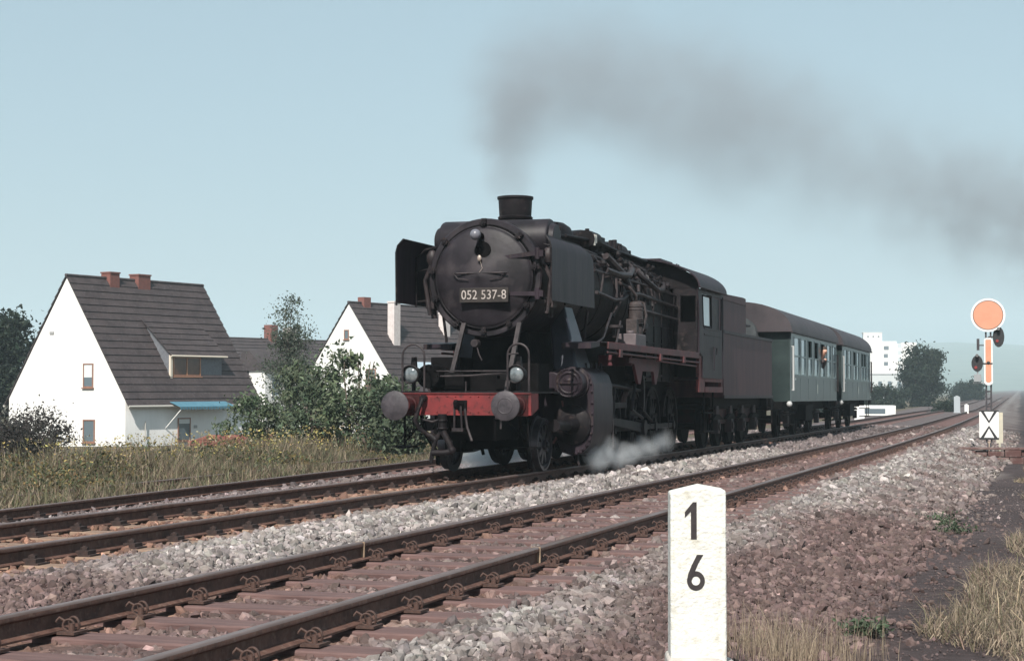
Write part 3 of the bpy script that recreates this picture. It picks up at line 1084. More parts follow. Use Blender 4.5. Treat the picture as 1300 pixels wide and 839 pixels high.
        for k in range(16):
            y = rnd.uniform(5, 11)
            a0, a1 = rnd.uniform(.5, 1.25), rnd.uniform(-.2, .5)
            y1 = y + rnd.uniform(-.5, .9)
            m.tube(sm([surf(a0, y, .03), surf((a0 + a1) / 2, (y + y1) / 2, rnd.uniform(.05, .16)), surf(a1, y1, .05)]), rnd.choice((.014, .02, .028, .04)), 6)
        for k in range(6):
            y = rnd.uniform(4.8, 10.5)
            a0 = rnd.uniform(.2, 1.2)
            m.tube(sm([surf(a0, y, .04), surf(a0 - .03, y + .5, .06), surf(a0 - .08, y + 1.3, .05)]), rnd.choice((.016, .024)), 6)
        m.build('side_pipework', PIPE, L)
        for k in range(26):
            m = MB()
            y = rnd.uniform(5, 11)
            a0 = rnd.uniform(.25, 1.35)
            p = Vector(sm([surf(a0, y, .05)])[0])
            q = p + Vector((s * math.cos(a0), 0, math.sin(a0))) * rnd.uniform(.05, .16)
            m.cyl(p, q, rnd.uniform(.03, .075), n=9)
            if rnd.random() < .4:
                m.ball(q, rnd.uniform(.04, .08), 8)
            m.build('valve_fitting', BLACK, L)
        # slanting rods below the boiler
        m = MB()
        m.tube(sm([(1.16, 5.2, 2.65), (1.22, 4.4, 2.2), (1.25, 3.9, 2.10)]), .022, 6)
        m.tube(sm([(1.12, 6.0, 2.55), (1.22, 5.3, 2.12)]), .02, 6)
        m.cyl((s * 1.05, 5.8, 2.42), (s * 1.05, 5.8, 2.47), .16, n=14)
        m.tube(sm([(1.05, 5.8, 2.42), (1.05, 5.82, 2.25)]), .03, 6)
        m.build('reversing_rods', PIPE, L)
        # air pump on its box
        m = MB()
        m.lathe2((s * 1.16, 7.0, 2.22), (s * 1.16, 7.0, 2.95), [(0, .11), (.05, .13), (.35, .13), (.38, .07), (.48, .07), (.50, .14), (.92, .14), (1, .09)], 18)
        m.tube([(s * 1.16, 7.0, 2.9), (s * 1.2, 6.9, 3.05), (s * 1.1, 6.8, 3.2), (s * .9, 6.7, 3.3)], .03, 6)
        m.tube([(s * 1.28, 7.05, 2.4), (s * 1.32, 7.2, 2.7), (s * 1.2, 7.5, 2.95), (s * 1.02, 7.7, 3.0)], .022, 6)
        m.box(s * 1.05, s * 1.25, 6.72, 6.9, 2.35, 2.62)
        m.cyl((s * 1.2, 7.3, 2.45), (s * 1.2, 7.3, 2.75), .10, n=12)
        m.ball((s * 1.18, 7.35, 2.5), .14, 10)
        for z in (2.55, 2.62, 2.8, 2.86):
            m.torus((s * 1.16, 7.0, z), (0, 0, 1), .14, .012, 16, 5)
        m.build('air_pump', mat('grimy pump iron', (.018, .0135, .014), (.050, .037, .036), rough=.6, scale=8, bump=.3), L)
        m = MB()
        m.box(s * 1.0, s * 1.36, 6.2, 7.0, 2.10, 2.33)
        m.cyl((s * 1.2, 6.4, 2.33), (s * 1.2, 6.4, 2.39), .07, n=10)
        m.build('tool_box', mat('grey lubricator box', (.12, .098, .102), (.08, .064, .068), rough=.6, scale=5), L, .015)
        # running board
        m = MB()
        m.box(s * .9, s * 1.48, 3.3, 11.4, 2.085, 2.10)
        m.hexa([(s * .95, 2.75, 1.97), (s * 1.45, 2.75, 1.97), (s * 1.45, 3.3, 2.02), (s * .95, 3.3, 2.02)],
               [(s * .95, 2.75, 2.06), (s * 1.45, 2.75, 2.06), (s * 1.45, 3.3, 2.10), (s * .95, 3.3, 2.10)])
        ro = m.build('running_board', SHEET, L)
        m = MB()
        m.box(s * 1.455, s * 1.50, 3.7, 11.45, 1.985, 2.105)
        m.tube([(s * 1.47, 3.7, 1.93), (s * 1.47, 11.4, 1.90)], .022, 6)
        m.tube([(s * 1.44, 7.5, 1.86), (s * 1.44, 11.2, 1.82)], .018, 6)
        for y in (4.5, 7.6, 9.7):
            m.box(s * 1.44, s * 1.52, y - .08, y + .08, 1.86, 1.99)
        m.build('edge_valance', mat('dulled red paint', (.115, .026, .029), (.048, .021, .023), rough=.6, scale=2.5, bump=.1), ro, .006)
        # steam pipe from smokebox to the cylinder
        m = MB()
        m.hexa([(s * .72, 3.05, 1.55), (s * 1.16, 3.05, 1.55), (s * 1.16, 4.0, 1.55), (s * .72, 4.0, 1.55)],
               [(s * .55, 3.35, 2.62), (s * .82, 3.35, 2.72), (s * .82, 3.85, 2.72), (s * .55, 3.85, 2.62)])
        m.build('steam_pipe', mat('bluish sheet iron', (.020, .023, .036), (.042, .044, .056), rough=.4, scale=2), L, .05, seg=3)
        # cylinder block: piston-valve chest above, steam cylinder below, curved casing outside
        m = MB()
        cas = [(.70, 1.62), (1.05, 1.68), (1.22, 1.66), (1.36, 1.55), (1.42, 1.38), (1.43, 1.0), (1.42, .62), (1.36, .40), (1.22, .26), (1.06, .22), (.88, .28), (.78, .5), (.72, .9)]
        m.prism([(s * x, z) for x, z in cas], 'y', 3.0, 4.25)
        m.prism([(s * x, z) for x, z in ((.5, .5), (.9, .5), (.9, 1.5), (.5, 1.3))], 'y', 3.0, 4.2)
        for k in range(len(cas) - 1):
            p, q = Vector(cas[k]), Vector(cas[k + 1])
            for t in (.25, .75):
                a = p.lerp(q, t)
                m.ball((s * (1.07 + (a.x - 1.07) * .93), 2.99, .95 + (a.y - .95) * .95), .026, 6)
        for k in range(9):
            m.cyl((s * (.82 + k * .06), 3.15 + .1 * k, 1.62), (s * (.82 + k * .06), 3.15 + .1 * k, 1.75), .022, n=6)
        co = m.build('cylinder_block', SHEET, L, .06, seg=3)
        m = MB()
        m.lathe2((s * 1.11, 3.0, 1.41), (s * 1.11, 2.62, 1.41), [(0, .25), (.1, .25), (.12, .22), (.75, .22), (.78, .235), (1.0, .235)], 26)
        m.torus((s * 1.11, 2.615, 1.41), (0, 1, 0), .165, .02, 24, 6)
        m.torus((s * 1.11, 2.615, 1.41), (0, 1, 0), .225, .014, 24, 6)
        m.box(s * 1.11 - .17, s * 1.11 + .17, 2.59, 2.62, 1.395, 1.425)
        m.ball((s * 1.11, 2.62, 1.45), .08, 10, 1, .5, .6)
        for k in range(12):
            a = 2 * math.pi * k / 12
            m.ball((s * 1.11 + .198 * math.cos(a), 2.615, 1.41 + .198 * math.sin(a)), .018, 6)
        m.build('valve_cover', SHEET, co)
        m = MB()
        m.cyl((s * .80, 3.0, 1.42), (s * .80, 2.7, 1.42), .20, .17, n=18)
        m.hexa([(s * .62, 2.85, 1.45), (s * .95, 2.85, 1.62), (s * .95, 3.0, 1.62), (s * .62, 3.0, 1.45)],
               [(s * .60, 2.85, 1.50), (s * .95, 2.85, 1.66), (s * .95, 3.0, 1.66), (s * .60, 3.0, 1.50)])
        m.build('bypass_valve', SHEET, co, .02)
        m = MB()
        m.lathe2((s * 1.06, 3.0, .73), (s * 1.06, 1.95, .73), [(0, .33), (.05, .33), (.08, .28), (.10, .16), (.20, .13), (.24, .10), (.28, .085), (.92, .085), (.93, .10), (1.0, .10)], 24)
        for k in range(16):
            a = 2 * math.pi * k / 16
            m.ball((s * 1.06 + .30 * math.cos(a), 2.945, .73 + .30 * math.sin(a)), .022, 6)
        m.build('cylinder_cover', BLACK, co)
        m = MB()
        for dx in (.0,):
            m.tube([(s * (1.1 + dx), 3.2, .25), (s * (1.12 + dx), 3.15, .12), (s * (1.18 + dx), 3.0, .07)], .02, 6)
        m.tube([(s * 1.40, 4.3, 1.2), (s * 1.42, 4.3, .3)], .018, 6)
        m.build('drain_cock', PIPE, co)
        # bolted rib running down the front of the casing
        m = MB()
        pts = [(.90, 1.12), (.93, .95), (.90, .75), (.82, .55), (.75, .42)]
        m.tube([(s * x, 2.96, z) for x, z in pts], .018, 6)
        m.build('casing_rib', mat('grimy red oxide', (.13, .045, .045), rough=.6), co)
        # deflector
        m = MB()
        prof = [(1.27, 2.66), (1.275, 3.45), (1.25, 3.56), (1.17, 3.66)]
        th = .012
        y0s = (1.08, 1.06, 1.07, 1.10)
        y1s = (3.60, 3.50, 3.38, 3.05)
        vs, fs = [], []
        for (x, z), a, b in zip(prof, y0s, y1s):
            vs += [(s * (x - th), a, z), (s * (x + th), a, z), (s * (x + th), b, z), (s * (x - th), b, z)]
        for k in range(3):
            o = k * 4
            for j in range(4):
                j2 = (j + 1) % 4
                fs.append((o + j, o + j2, o + 4 + j2, o + 4 + j))
        fs += [(0, 1, 2, 3), (12, 15, 14, 13)]
        m.add(vs, fs)
        do = m.build('smoke_deflector', SHEET, L)
        m = MB()
        m.tube([(s * 1.272, 1.07, 2.62), (s * 1.277, 1.055, 3.45), (s * 1.252, 1.065, 3.56), (s * 1.172, 1.095, 3.66), (s * 1.172, 3.05, 3.66)], .016, 6)
        m.tube([(s * 1.255, 1.9, 2.63), (s * 1.258, 1.9, 3.42), (s * 1.1, 1.9, 3.56), (s * .9, 1.9, 3.60)], .018, 6)
        m.tube([(s * 1.255, 2.9, 2.63), (s * 1.258, 2.9, 3.45)], .018, 6)
        for y in (1.95, 3.3):
            m.tube([(s * 1.26, y, 3.2), (s * .8, y, 3.3)], .022, 6)
            m.tube([(s * 1.26, y, 2.72), (s * .8, y, 2.75)], .022, 6)
        m.tube([(s * 1.27, 3.2, 2.62), (s * 1.2, 3.2, 2.1)], .025, 6)
        m.build('deflector_stay', BLACK, do)

    # wheels
    def wheel(name, y, rad, s, spokes, matw, bal=False):
        k = MB()
        xo = s * .70
        xi = s * .835
        k.lathe2((xo, y, rad), (xi, y, rad), [(0, rad * .80), (0, rad + .03), (.22, rad + .028), (.26, rad + .002), (1, rad - .006), (1, rad * .905), (.85, rad * .90), (.85, rad * .82), (1.0, rad * .80), (.3, rad * .78)], 44, caps=False)
        k.cyl((s * .70, y, rad), (s * .86, y, rad), rad * .20, n=20)
        k.cyl((s * .80, y, rad), (s * .90, y, rad), rad * .11, n=14)
        for j in range(spokes):
            a = 2 * math.pi * (j + .5) / spokes
            d = Vector((0, math.cos(a), math.sin(a)))
            t = Vector((0, -math.sin(a), math.cos(a)))
            c = Vector((0, y, rad))
            p, q = c + d * rad * .18, c + d * rad * .83
            w0, w1 = .045, .032
            k.hexa([p - t * w0 + Vector((s * .74, 0, 0)), p + t * w0 + Vector((s * .74, 0, 0)), q + t * w1 + Vector((s * .75, 0, 0)), q - t * w1 + Vector((s * .75, 0, 0))],
                   [p - t * w0 + Vector((s * .82, 0, 0)), p + t * w0 + Vector((s * .82, 0, 0)), q + t * w1 + Vector((s * .80, 0, 0)), q - t * w1 + Vector((s * .80, 0, 0))])
        if bal:
            pts = []
            for a in np.linspace(R(50), R(130), 9):
                pts.append((y + rad * .82 * math.cos(a), rad + rad * .82 * math.sin(a)))
            k.prism(pts, 'x', s * .74, s * .83)
        return k.build(name, matw, L)
    WH = mat('oily wheel iron', (.004, .003, .004), (.016, .012, .014), rough=.6, scale=5, bump=.15, spec=.08)
    TY = mat('polished tyre', (.045, .042, .048), (.11, .10, .11), rough=.35, metal=.6, scale=4)
    DY = (4.85, 6.5, 8.15, 9.8, 11.45)
    for s in sides:
        wheel('pilot_wheel', 2.2, .425, s, 9, TY)
        for y in DY:
            w = wheel('driving_wheel', y, .70, s, 14, WH, True)
    for y in (2.2,) + DY:
        m = MB()
        m.cyl((-.7, y, .425 if y < 3 else .7), (.7, y, .425 if y < 3 else .7), .09, n=14)
        m.build('axle', DARK, L)
    m = MB()
    m.box(-.4, .4, 1.6, 2.8, .55, .95)
    for s in sides:
        m.box(s * .55 - .08, s * .55 + .08, 1.9, 2.5, .3, .75)
    m.box(-.6, .6, 3.4, 12.5, .75, 1.3)
    m.box(-.5, .5, 5, 11.8, 1.3, 2.2)
    m.box(-.75, .75, 9.5, 11.5, 1.1, 1.6)
    m.build('underframe', DARK, L, .02)
    ROD = mat('greasy rod steel', (.006, .005, .006), (.024, .019, .021), rough=.55, spec=.12, scale=5)
    CR = .30
    for s in sides:
        ang = R(200 if s > 0 else 110)
        dy, dz = CR * math.cos(ang), CR * math.sin(ang)
        m = MB()
        for a, b in zip(DY[:-1], DY[1:]):
            m.box(s * .93 - .03, s * .93 + .03, a + dy, b + dy, .70 + dz - .05, .70 + dz + .05)
        for y in DY:
            m.cyl((s * .82, y + dy, .7 + dz), (s * .985, y + dy, .7 + dz), .095, n=16)
            k0 = MB()
        m.build('coupling_rod', ROD, L, .01)
        m = MB()
        pc = Vector((s * 1.06, 5.35, .76))
        pm = Vector((s * 1.06, DY[2] + dy, .7 + dz))
        m.hexa([pc + Vector((-.035, 0, -.07)), pc + Vector((.035, 0, -.07)), pm + Vector((.035, 0, -.09)), pm + Vector((-.035, 0, -.09))],
               [pc + Vector((-.035, 0, .07)), pc + Vector((.035, 0, .07)), pm + Vector((.035, 0, .09)), pm + Vector((-.035, 0, .09))])
        m.cyl(pm - Vector((s * .1, 0, 0)), pm + Vector((s * .09, 0, 0)), .15, n=18)
        m.cyl(pc - Vector((s * .06, 0, 0)), pc + Vector((s * .06, 0, 0)), .10, n=14)
        m.build('connecting_rod', ROD, L, .008)
        m = MB()
        m.cyl((s * 1.06, 4.2, .76), (s * 1.06, 5.4, .76), .045, n=12)
        m.box(s * 1.06 - .07, s * 1.06 + .07, 5.1, 5.5, .62, .92)
        m.box(s * 1.06 - .06, s * 1.06 + .06, 4.25, 6.5, .98, 1.08)
        m.build('crosshead_guide', ROD, L, .008)
        m = MB()
        m.prism([(6.1, 1.90), (8.6, 1.90), (8.55, 1.72), (8.3, 1.42), (8.15, 1.42), (8.05, 1.66), (7.15, 1.66), (7.0, 1.42), (6.8, 1.42), (6.5, 1.78), (6.1, 1.80)], 'x', s * 1.20, s * 1.26)
        m.box(s * .6, s * 1.22, 6.4, 6.5, 1.75, 1.95)
        m.build('motion_bracket', mat('faded motion red', (.105, .020, .028), (.042, .015, .019), rough=.6, scale=3, bump=.1), L, .01)
        m = MB()
        m.prism([(7.45 + .10 * math.cos(t) - .05, 1.25 + .34 * math.sin(t)) for t in np.linspace(-1.4, 1.4, 9)] +
                [(7.45 + .10 * math.cos(t) + .05, 1.25 + .34 * math.sin(t)) for t in np.linspace(1.4, -1.4, 9)], 'x', s * 1.1, s * 1.2)
        m.tube([(s * 1.15, 7.4, .98), (s * 1.18, 8.2, .72)], .03, 6)
        m.tube([(s * 1.12, 7.5, 1.3), (s * 1.12, 5.5, 1.38), (s * 1.12, 4.3, 1.40)], .035, 6)
        m.tube([(s * 1.12, 5.55, 1.38), (s * 1.14, 5.4, .80)], .028, 6)
        m.tube([(s * 1.16, 7.6, 1.55), (s * 1.16, 9.2, 1.6)], .025, 6)
        m.tube([(s * 1.2, 6.8, 1.42), (s * 1.2, 6.5, .95), (s * 1.15, 7.6, .78)], .03, 6)
        m.build('valve_gear', ROD, L)
        # brake hangers and sand pipes between the wheels
        for y in DY:
            m = MB()
            m.tube([(s * .95, y - .82, 1.2), (s * .93, y - .80, .6), (s * .86, y - .70, .18)], .03, 6)
            m.box(s * .72, s * .96, y - .80, y - .72, .42, .78)
            m.build('brake_hanger', DARK, L)

    # cab
    m = MB()
    for s in sides:
        X0, X1 = s * 1.47, s * 1.50
        m.prism([(11.25, 2.04), (11.25, 3.10), (11.1, 3.45), (11.5, 3.45), (11.62, 2.62), (11.62, 2.04)], 'x', X0, X1)     # front sheet
        m.prism([(11.62, 1.58), (11.62, 2.66), (13.85, 2.66), (13.85, 1.58)], 'x', X0, X1)                                 # lower side
        m.prism([(11.5, 3.36), (11.5, 3.47), (13.95, 3.47), (13.95, 3.36)], 'x', X0, X1)
        m.prism([(12.62, 2.66), (12.58, 3.36), (12.85, 3.36), (12.95, 2.66)], 'x', X0, X1)
        m.prism([(13.70, 2.66), (13.75, 3.36), (13.95, 3.36), (13.85, 2.66)], 'x', X0, X1)
        m.box(s * 1.47, s * 1.515, 13.82, 13.88, 1.58, 3.4)
        for z in (2.50, 2.62):
            m.box(s * 1.495, s * 1.512, 11.75, 13.6, z, z + .03)
        m.tube([(s * 1.53, 12.7, 1.75), (s * 1.53, 12.7, 2.25), (s * 1.53, 13.0, 2.25), (s * 1.53, 13.0, 2.1)], .012, 6)
    m2_ = m
    m = MB()
    wall = [(1.54 * math.cos(t), 3.46 + .58 * math.sin(t)) for t in np.linspace(0, math.pi, 18)]
    m.prism(wall, 'y', 11.26, 11.30)
    for s in sides:
        m.box(s * .95, s * 1.46, 11.24, 11.28, 2.1, 2.75)
        m.box(s * .95, s * 1.10, 11.24, 11.28, 2.75, 3.45)
        m.box(s * 1.10, s * 1.46, 11.24, 11.28, 3.30, 3.45)
        m.box(s * 1.42, s * 1.46, 11.24, 11.28, 2.75, 3.30)
    front = m
    m = m2_
    m.box(-1.45, 1.45, 11.3, 13.8, 1.55, 1.6)
    cab = m.build('cab', SHEET, L)
    front.build('cab_front', BLACK, cab)
    m = MB()
    oy0, oy1 = 10.95, 13.95
    n = 26
    vs, fs = [], []
    for yy in (oy0, oy1):
        for rr in (0, .03):
            for t in np.linspace(-.02, math.pi + .02, n):
                vs.append(((1.55 + rr) * math.cos(t), yy, 3.47 + (.60 + rr) * math.sin(t)))
    for k in range(n - 1):
        a, b, c, d = k, n + k, 2 * n + k, 3 * n + k
        fs += [(a, a + 1, c + 1, c), (b, d, d + 1, b + 1), (a, b, b + 1, a + 1), (c, c + 1, d + 1, d)]
    fs += [(0, 2 * n, 3 * n, n), (n - 1, 2 * n - 1, 4 * n - 1, 3 * n - 1)]
    m.add(vs, fs)
    for s in sides:
        m.tube([(s * 1.58, oy0, 3.46), (s * 1.58, oy1, 3.46)], .02, 6)
    roof = m.build('cab_roof', SHEET, cab)
    m = MB()
    m.prism([(-.55, 3.98), (.55, 3.98), (.5, 4.16), (-.5, 4.16)], 'y', 12.0, 13.2)
    m.tube([(.62, 12.9, 3.95), (.66, 12.9, 4.10), (.72, 12.9, 4.06)], .02, 6)
    m.build('roof_vent', SHEET, roof, .03)
    for s in sides:
        m = MB()
        fr = [(11.68, 2.68), (12.55, 2.68), (12.52, 3.33), (11.58, 3.33)]
        c = Vector((sum(a for a, b in fr) / 4, sum(b for a, b in fr) / 4))
        for k in range(4):
            a, b = fr[k], fr[(k + 1) % 4]
            m.tube([(s * 1.49, a[0], a[1]), (s * 1.49, b[0], b[1])], .022, 4)
        wo = m.build('cab_window', BLACK, cab)
        g = MB()
        g.prism([(11.7, 2.70), (12.40, 2.70), (12.36, 3.31), (11.62, 3.31)], 'x', s * 1.478, s * 1.486)
        g.build('pane', mat('milky cab glass', (.42, .48, .50), rough=.1, spec=.8), wo)
        m = MB()
        m.box(s * 1.435, s * 1.45, 12.95, 13.7, 2.66, 3.34)
        m.build('sliding_shutter', SMOKEBOX, cab)
        # red cab steps
        m = MB()
        m.box(s * 1.40, s * 1.47, 11.35, 11.95, 1.28, 2.0)
        m.box(s * 1.25, s * 1.48, 11.95, 13.95, 1.28, 1.40)
        m.box(s * 1.40, s * 1.475, 11.95, 13.95, 1.50, 1.585)
        m.box(s * 1.40, s * 1.47, 13.82, 13.95, 1.40, 1.50)
        q_ = MB()
        q_.tube([(s * 1.4, 12.2, 1.3), (s * 1.38, 12.2, .45)], .022, 6)
        q_.tube([(s * 1.4, 13.2, 1.3), (s * 1.38, 13.2, .45)], .022, 6)
        q_.box(s * 1.2, s * 1.42, 12.15, 13.25, .42, .45)
        q_.box(s * 1.2, s * 1.42, 12.15, 13.25, .82, .85)
        q_.build('step_ladder', DARK, cab)
        m.build('cab_step', mat('step red paint', (.15, .030, .031), (.09, .026, .027), rough=.6, scale=4, c3=(.045, .018, .018), scale3=6), cab, .008)
    m = MB()
    m.box(-1.3, 1.3, 11.85, 12.2, 1.6, 3.7)  # full-width dark block added so the cab opening reads dark against the sky
    m.box(-.9, .9, 11.32, 11.9, 1.6, 3.0)
    m.build('backhead_and_dark_block', NIGHT, cab)
    m = MB()
    m.box(-1.44, 1.44, 13.7, 13.78, 1.6, 2.4)
    m.build('rear_door', NIGHT, cab)
    return L


LOCO = loco()


# ------------------------------------------------------------------ tender
def tender():
    T = empty('tender', (XF - float(xc(YB + 17)), YB, float(gz(YB))), (math.atan(G), 0, 0),
              'rust brown coal tender coupled behind the steam locomotive cab', 'tender')
    m = MB()
    m.box(-1.45, 1.45, 14.25, 21.05, 1.17, 2.66)
    m.build('water_tank', TENDERM, T, .02)
    m = MB()
    for x in (-1.46, 1.46):
        m.box(x - .012, x + .012, 14.22, 21.08, 2.62, 2.69)
        m.box(x - .012, x + .012, 14.22, 21.08, 1.15, 1.22)
    m.build('tank_beading', SHEET, T)
    m = MB()
    for x in (-1.12, 1.12):
        m.prism([(14.15, 2.66), (14.15, 3.58), (18.6, 3.66), (18.95, 3.64), (18.95, 2.66)], 'x', x - .012, x + .012)
        m.box(x - .03, x + .03, 14.15, 18.95, 3.47, 3.50)
    m.box(-1.12, 1.12, 18.93, 18.96, 2.66, 3.66)
    m.box(-1.12, 1.12, 14.15, 14.18, 2.66, 3.2)
    m.build('coal_box', TENDERM, T)
    m = MB()
    rr = random.Random(3)
    m.box(-1.1, 1.1, 14.3, 18.9, 2.67, 3.2)
    for k in range(260):
        x, y = rr.uniform(-1.0, 1.0), rr.uniform(14.4, 18.8)
        m.ball((x, y, 3.2 + .16 * math.cos(x * 1.4)), rr.uniform(.06, .15), 6, rr.uniform(.7, 1.3), rr.uniform(.7, 1.3), rr.uniform(.6, 1))
    m.build('coal_load', COAL, T, sharp=5)
    m = MB()
    m.cyl((.55, 19.9, 2.66), (.55, 19.9, 3.0), .3, n=20)
    m.box(.1, 1.0, 19.4, 20.4, 3.0, 3.05)
    m.cyl((-.55, 19.9, 2.66), (-.55, 19.9, 2.9), .3, n=20)
    m.build('water_filler', SHEET, T, .01)
    m = MB()
    for s in (1, -1):
        m.box(s * 1.1 - .03, s * 1.1 + .03, 14.3, 21.2, .95, 1.17)
    m.box(-1.3, 1.3, 21.05, 21.2, .85, 1.2)
    m.box(-1.1, 1.1, 14.3, 21.1, .9, 1.0)
    m.cyl((1.0, 15.6, 1.03), (1.0, 17.3, 1.03), .08, n=10)
    m.cyl((1.05, 17.9, 1.0), (1.05, 19.6, 1.0), .09, n=10)
    m.build('tender_frame', DARK, T, .01)
    for y0 in (16.0, 19.3):
        b = MB()
        for s in (1, -1):
            b.prism([(y0 - 1.25, .62), (y0 - 1.25, .82), (y0 - .5, .92), (y0 + .5, .92), (y0 + 1.25, .82), (y0 + 1.25, .62), (y0 + .5, .55), (y0 - .5, .55)], 'x', s * 1.0, s * 1.05)
        b.box(-1.0, 1.0, y0 - .2, y0 + .2, .55, .9)
        bo = b.build('bogie', REDDIRTY, T, .01)
        for s in (1, -1):
            for dy in (-.85, .85):
                y = y0 + dy
                w = MB()
                w.lathe2((s * .69, y, .5), (s * .83, y, .5), [(0, .2), (0, .53), (.25, .53), (.3, .5), (1, .495), (1, .43), (.8, .42), (.8, .16), (1.1, .14), (1.1, 0)], 32, caps=False)
                w.cyl((0, y, .5), (s * .7, y, .5), .08, n=12)
                w.build('wheel', DARK, bo)
                a = MB()
                a.box(s * 1.0, s * 1.17, y - .14, y + .14, .34, .66)
                a.cyl((s * 1.17, y, .5), (s * 1.2, y, .5), .10, n=12)
                a.prism([(y - .2, .78), (y + .2, .78), (y + .13, .98), (y - .13, .98)], 'x', s * 1.06, s * 1.14)
                a.build('axlebox', mat('dusty red grey axlebox', (.040, .019, .019), (.020, .015, .016), rough=.7, scale=5), bo, .015)
                a = MB()
                for j in range(6):
                    a.box(s * 1.07, s * 1.15, y - .60 + j * .08, y + .60 - j * .08, .66 + j * .02, .679 + j * .02)
                a.build('leaf_spring', DARK, bo)
    for s in (1, -1):
        b = MB()
        b.lathe2((s * .875, 21.2, 1.05), (s * .875, 21.85, 1.05), [(0, .15), (.1, .13), (.12, .11), (.7, .10), (.78, .21), (.9, .215), (1, .19), (1, 0)], 20, caps=False)
        b.build('buffer', DARK, T)
        l = MB()
        l.lathe2((s * 1.05, 21.15, 1.55), (s * 1.05, 21.42, 1.55), [(0, 0), (.2, .09), (1, .12), (1, 0)], 16, caps=False)
        l.ball((s * 1.05, 21.42, 1.55), .10, 10, 1, .3, 1)
        l.build('tail_lamp', mat('tail lamp white', (.6, .58, .52), rough=.3), T)
    m = MB()
    m.tube([(1.42, 21.1, .5), (1.42, 21.1, 2.66)], .02, 6)
    m.tube([(1.05, 21.1, .5), (1.05, 21.1, 2.66)], .02, 6)
    for z in np.arange(.6, 2.6, .3):
        m.tube([(1.05, 21.1, z), (1.42, 21.1, z)], .014, 6)
    m.build('ladder', PIPE, T)
    return T


tender()


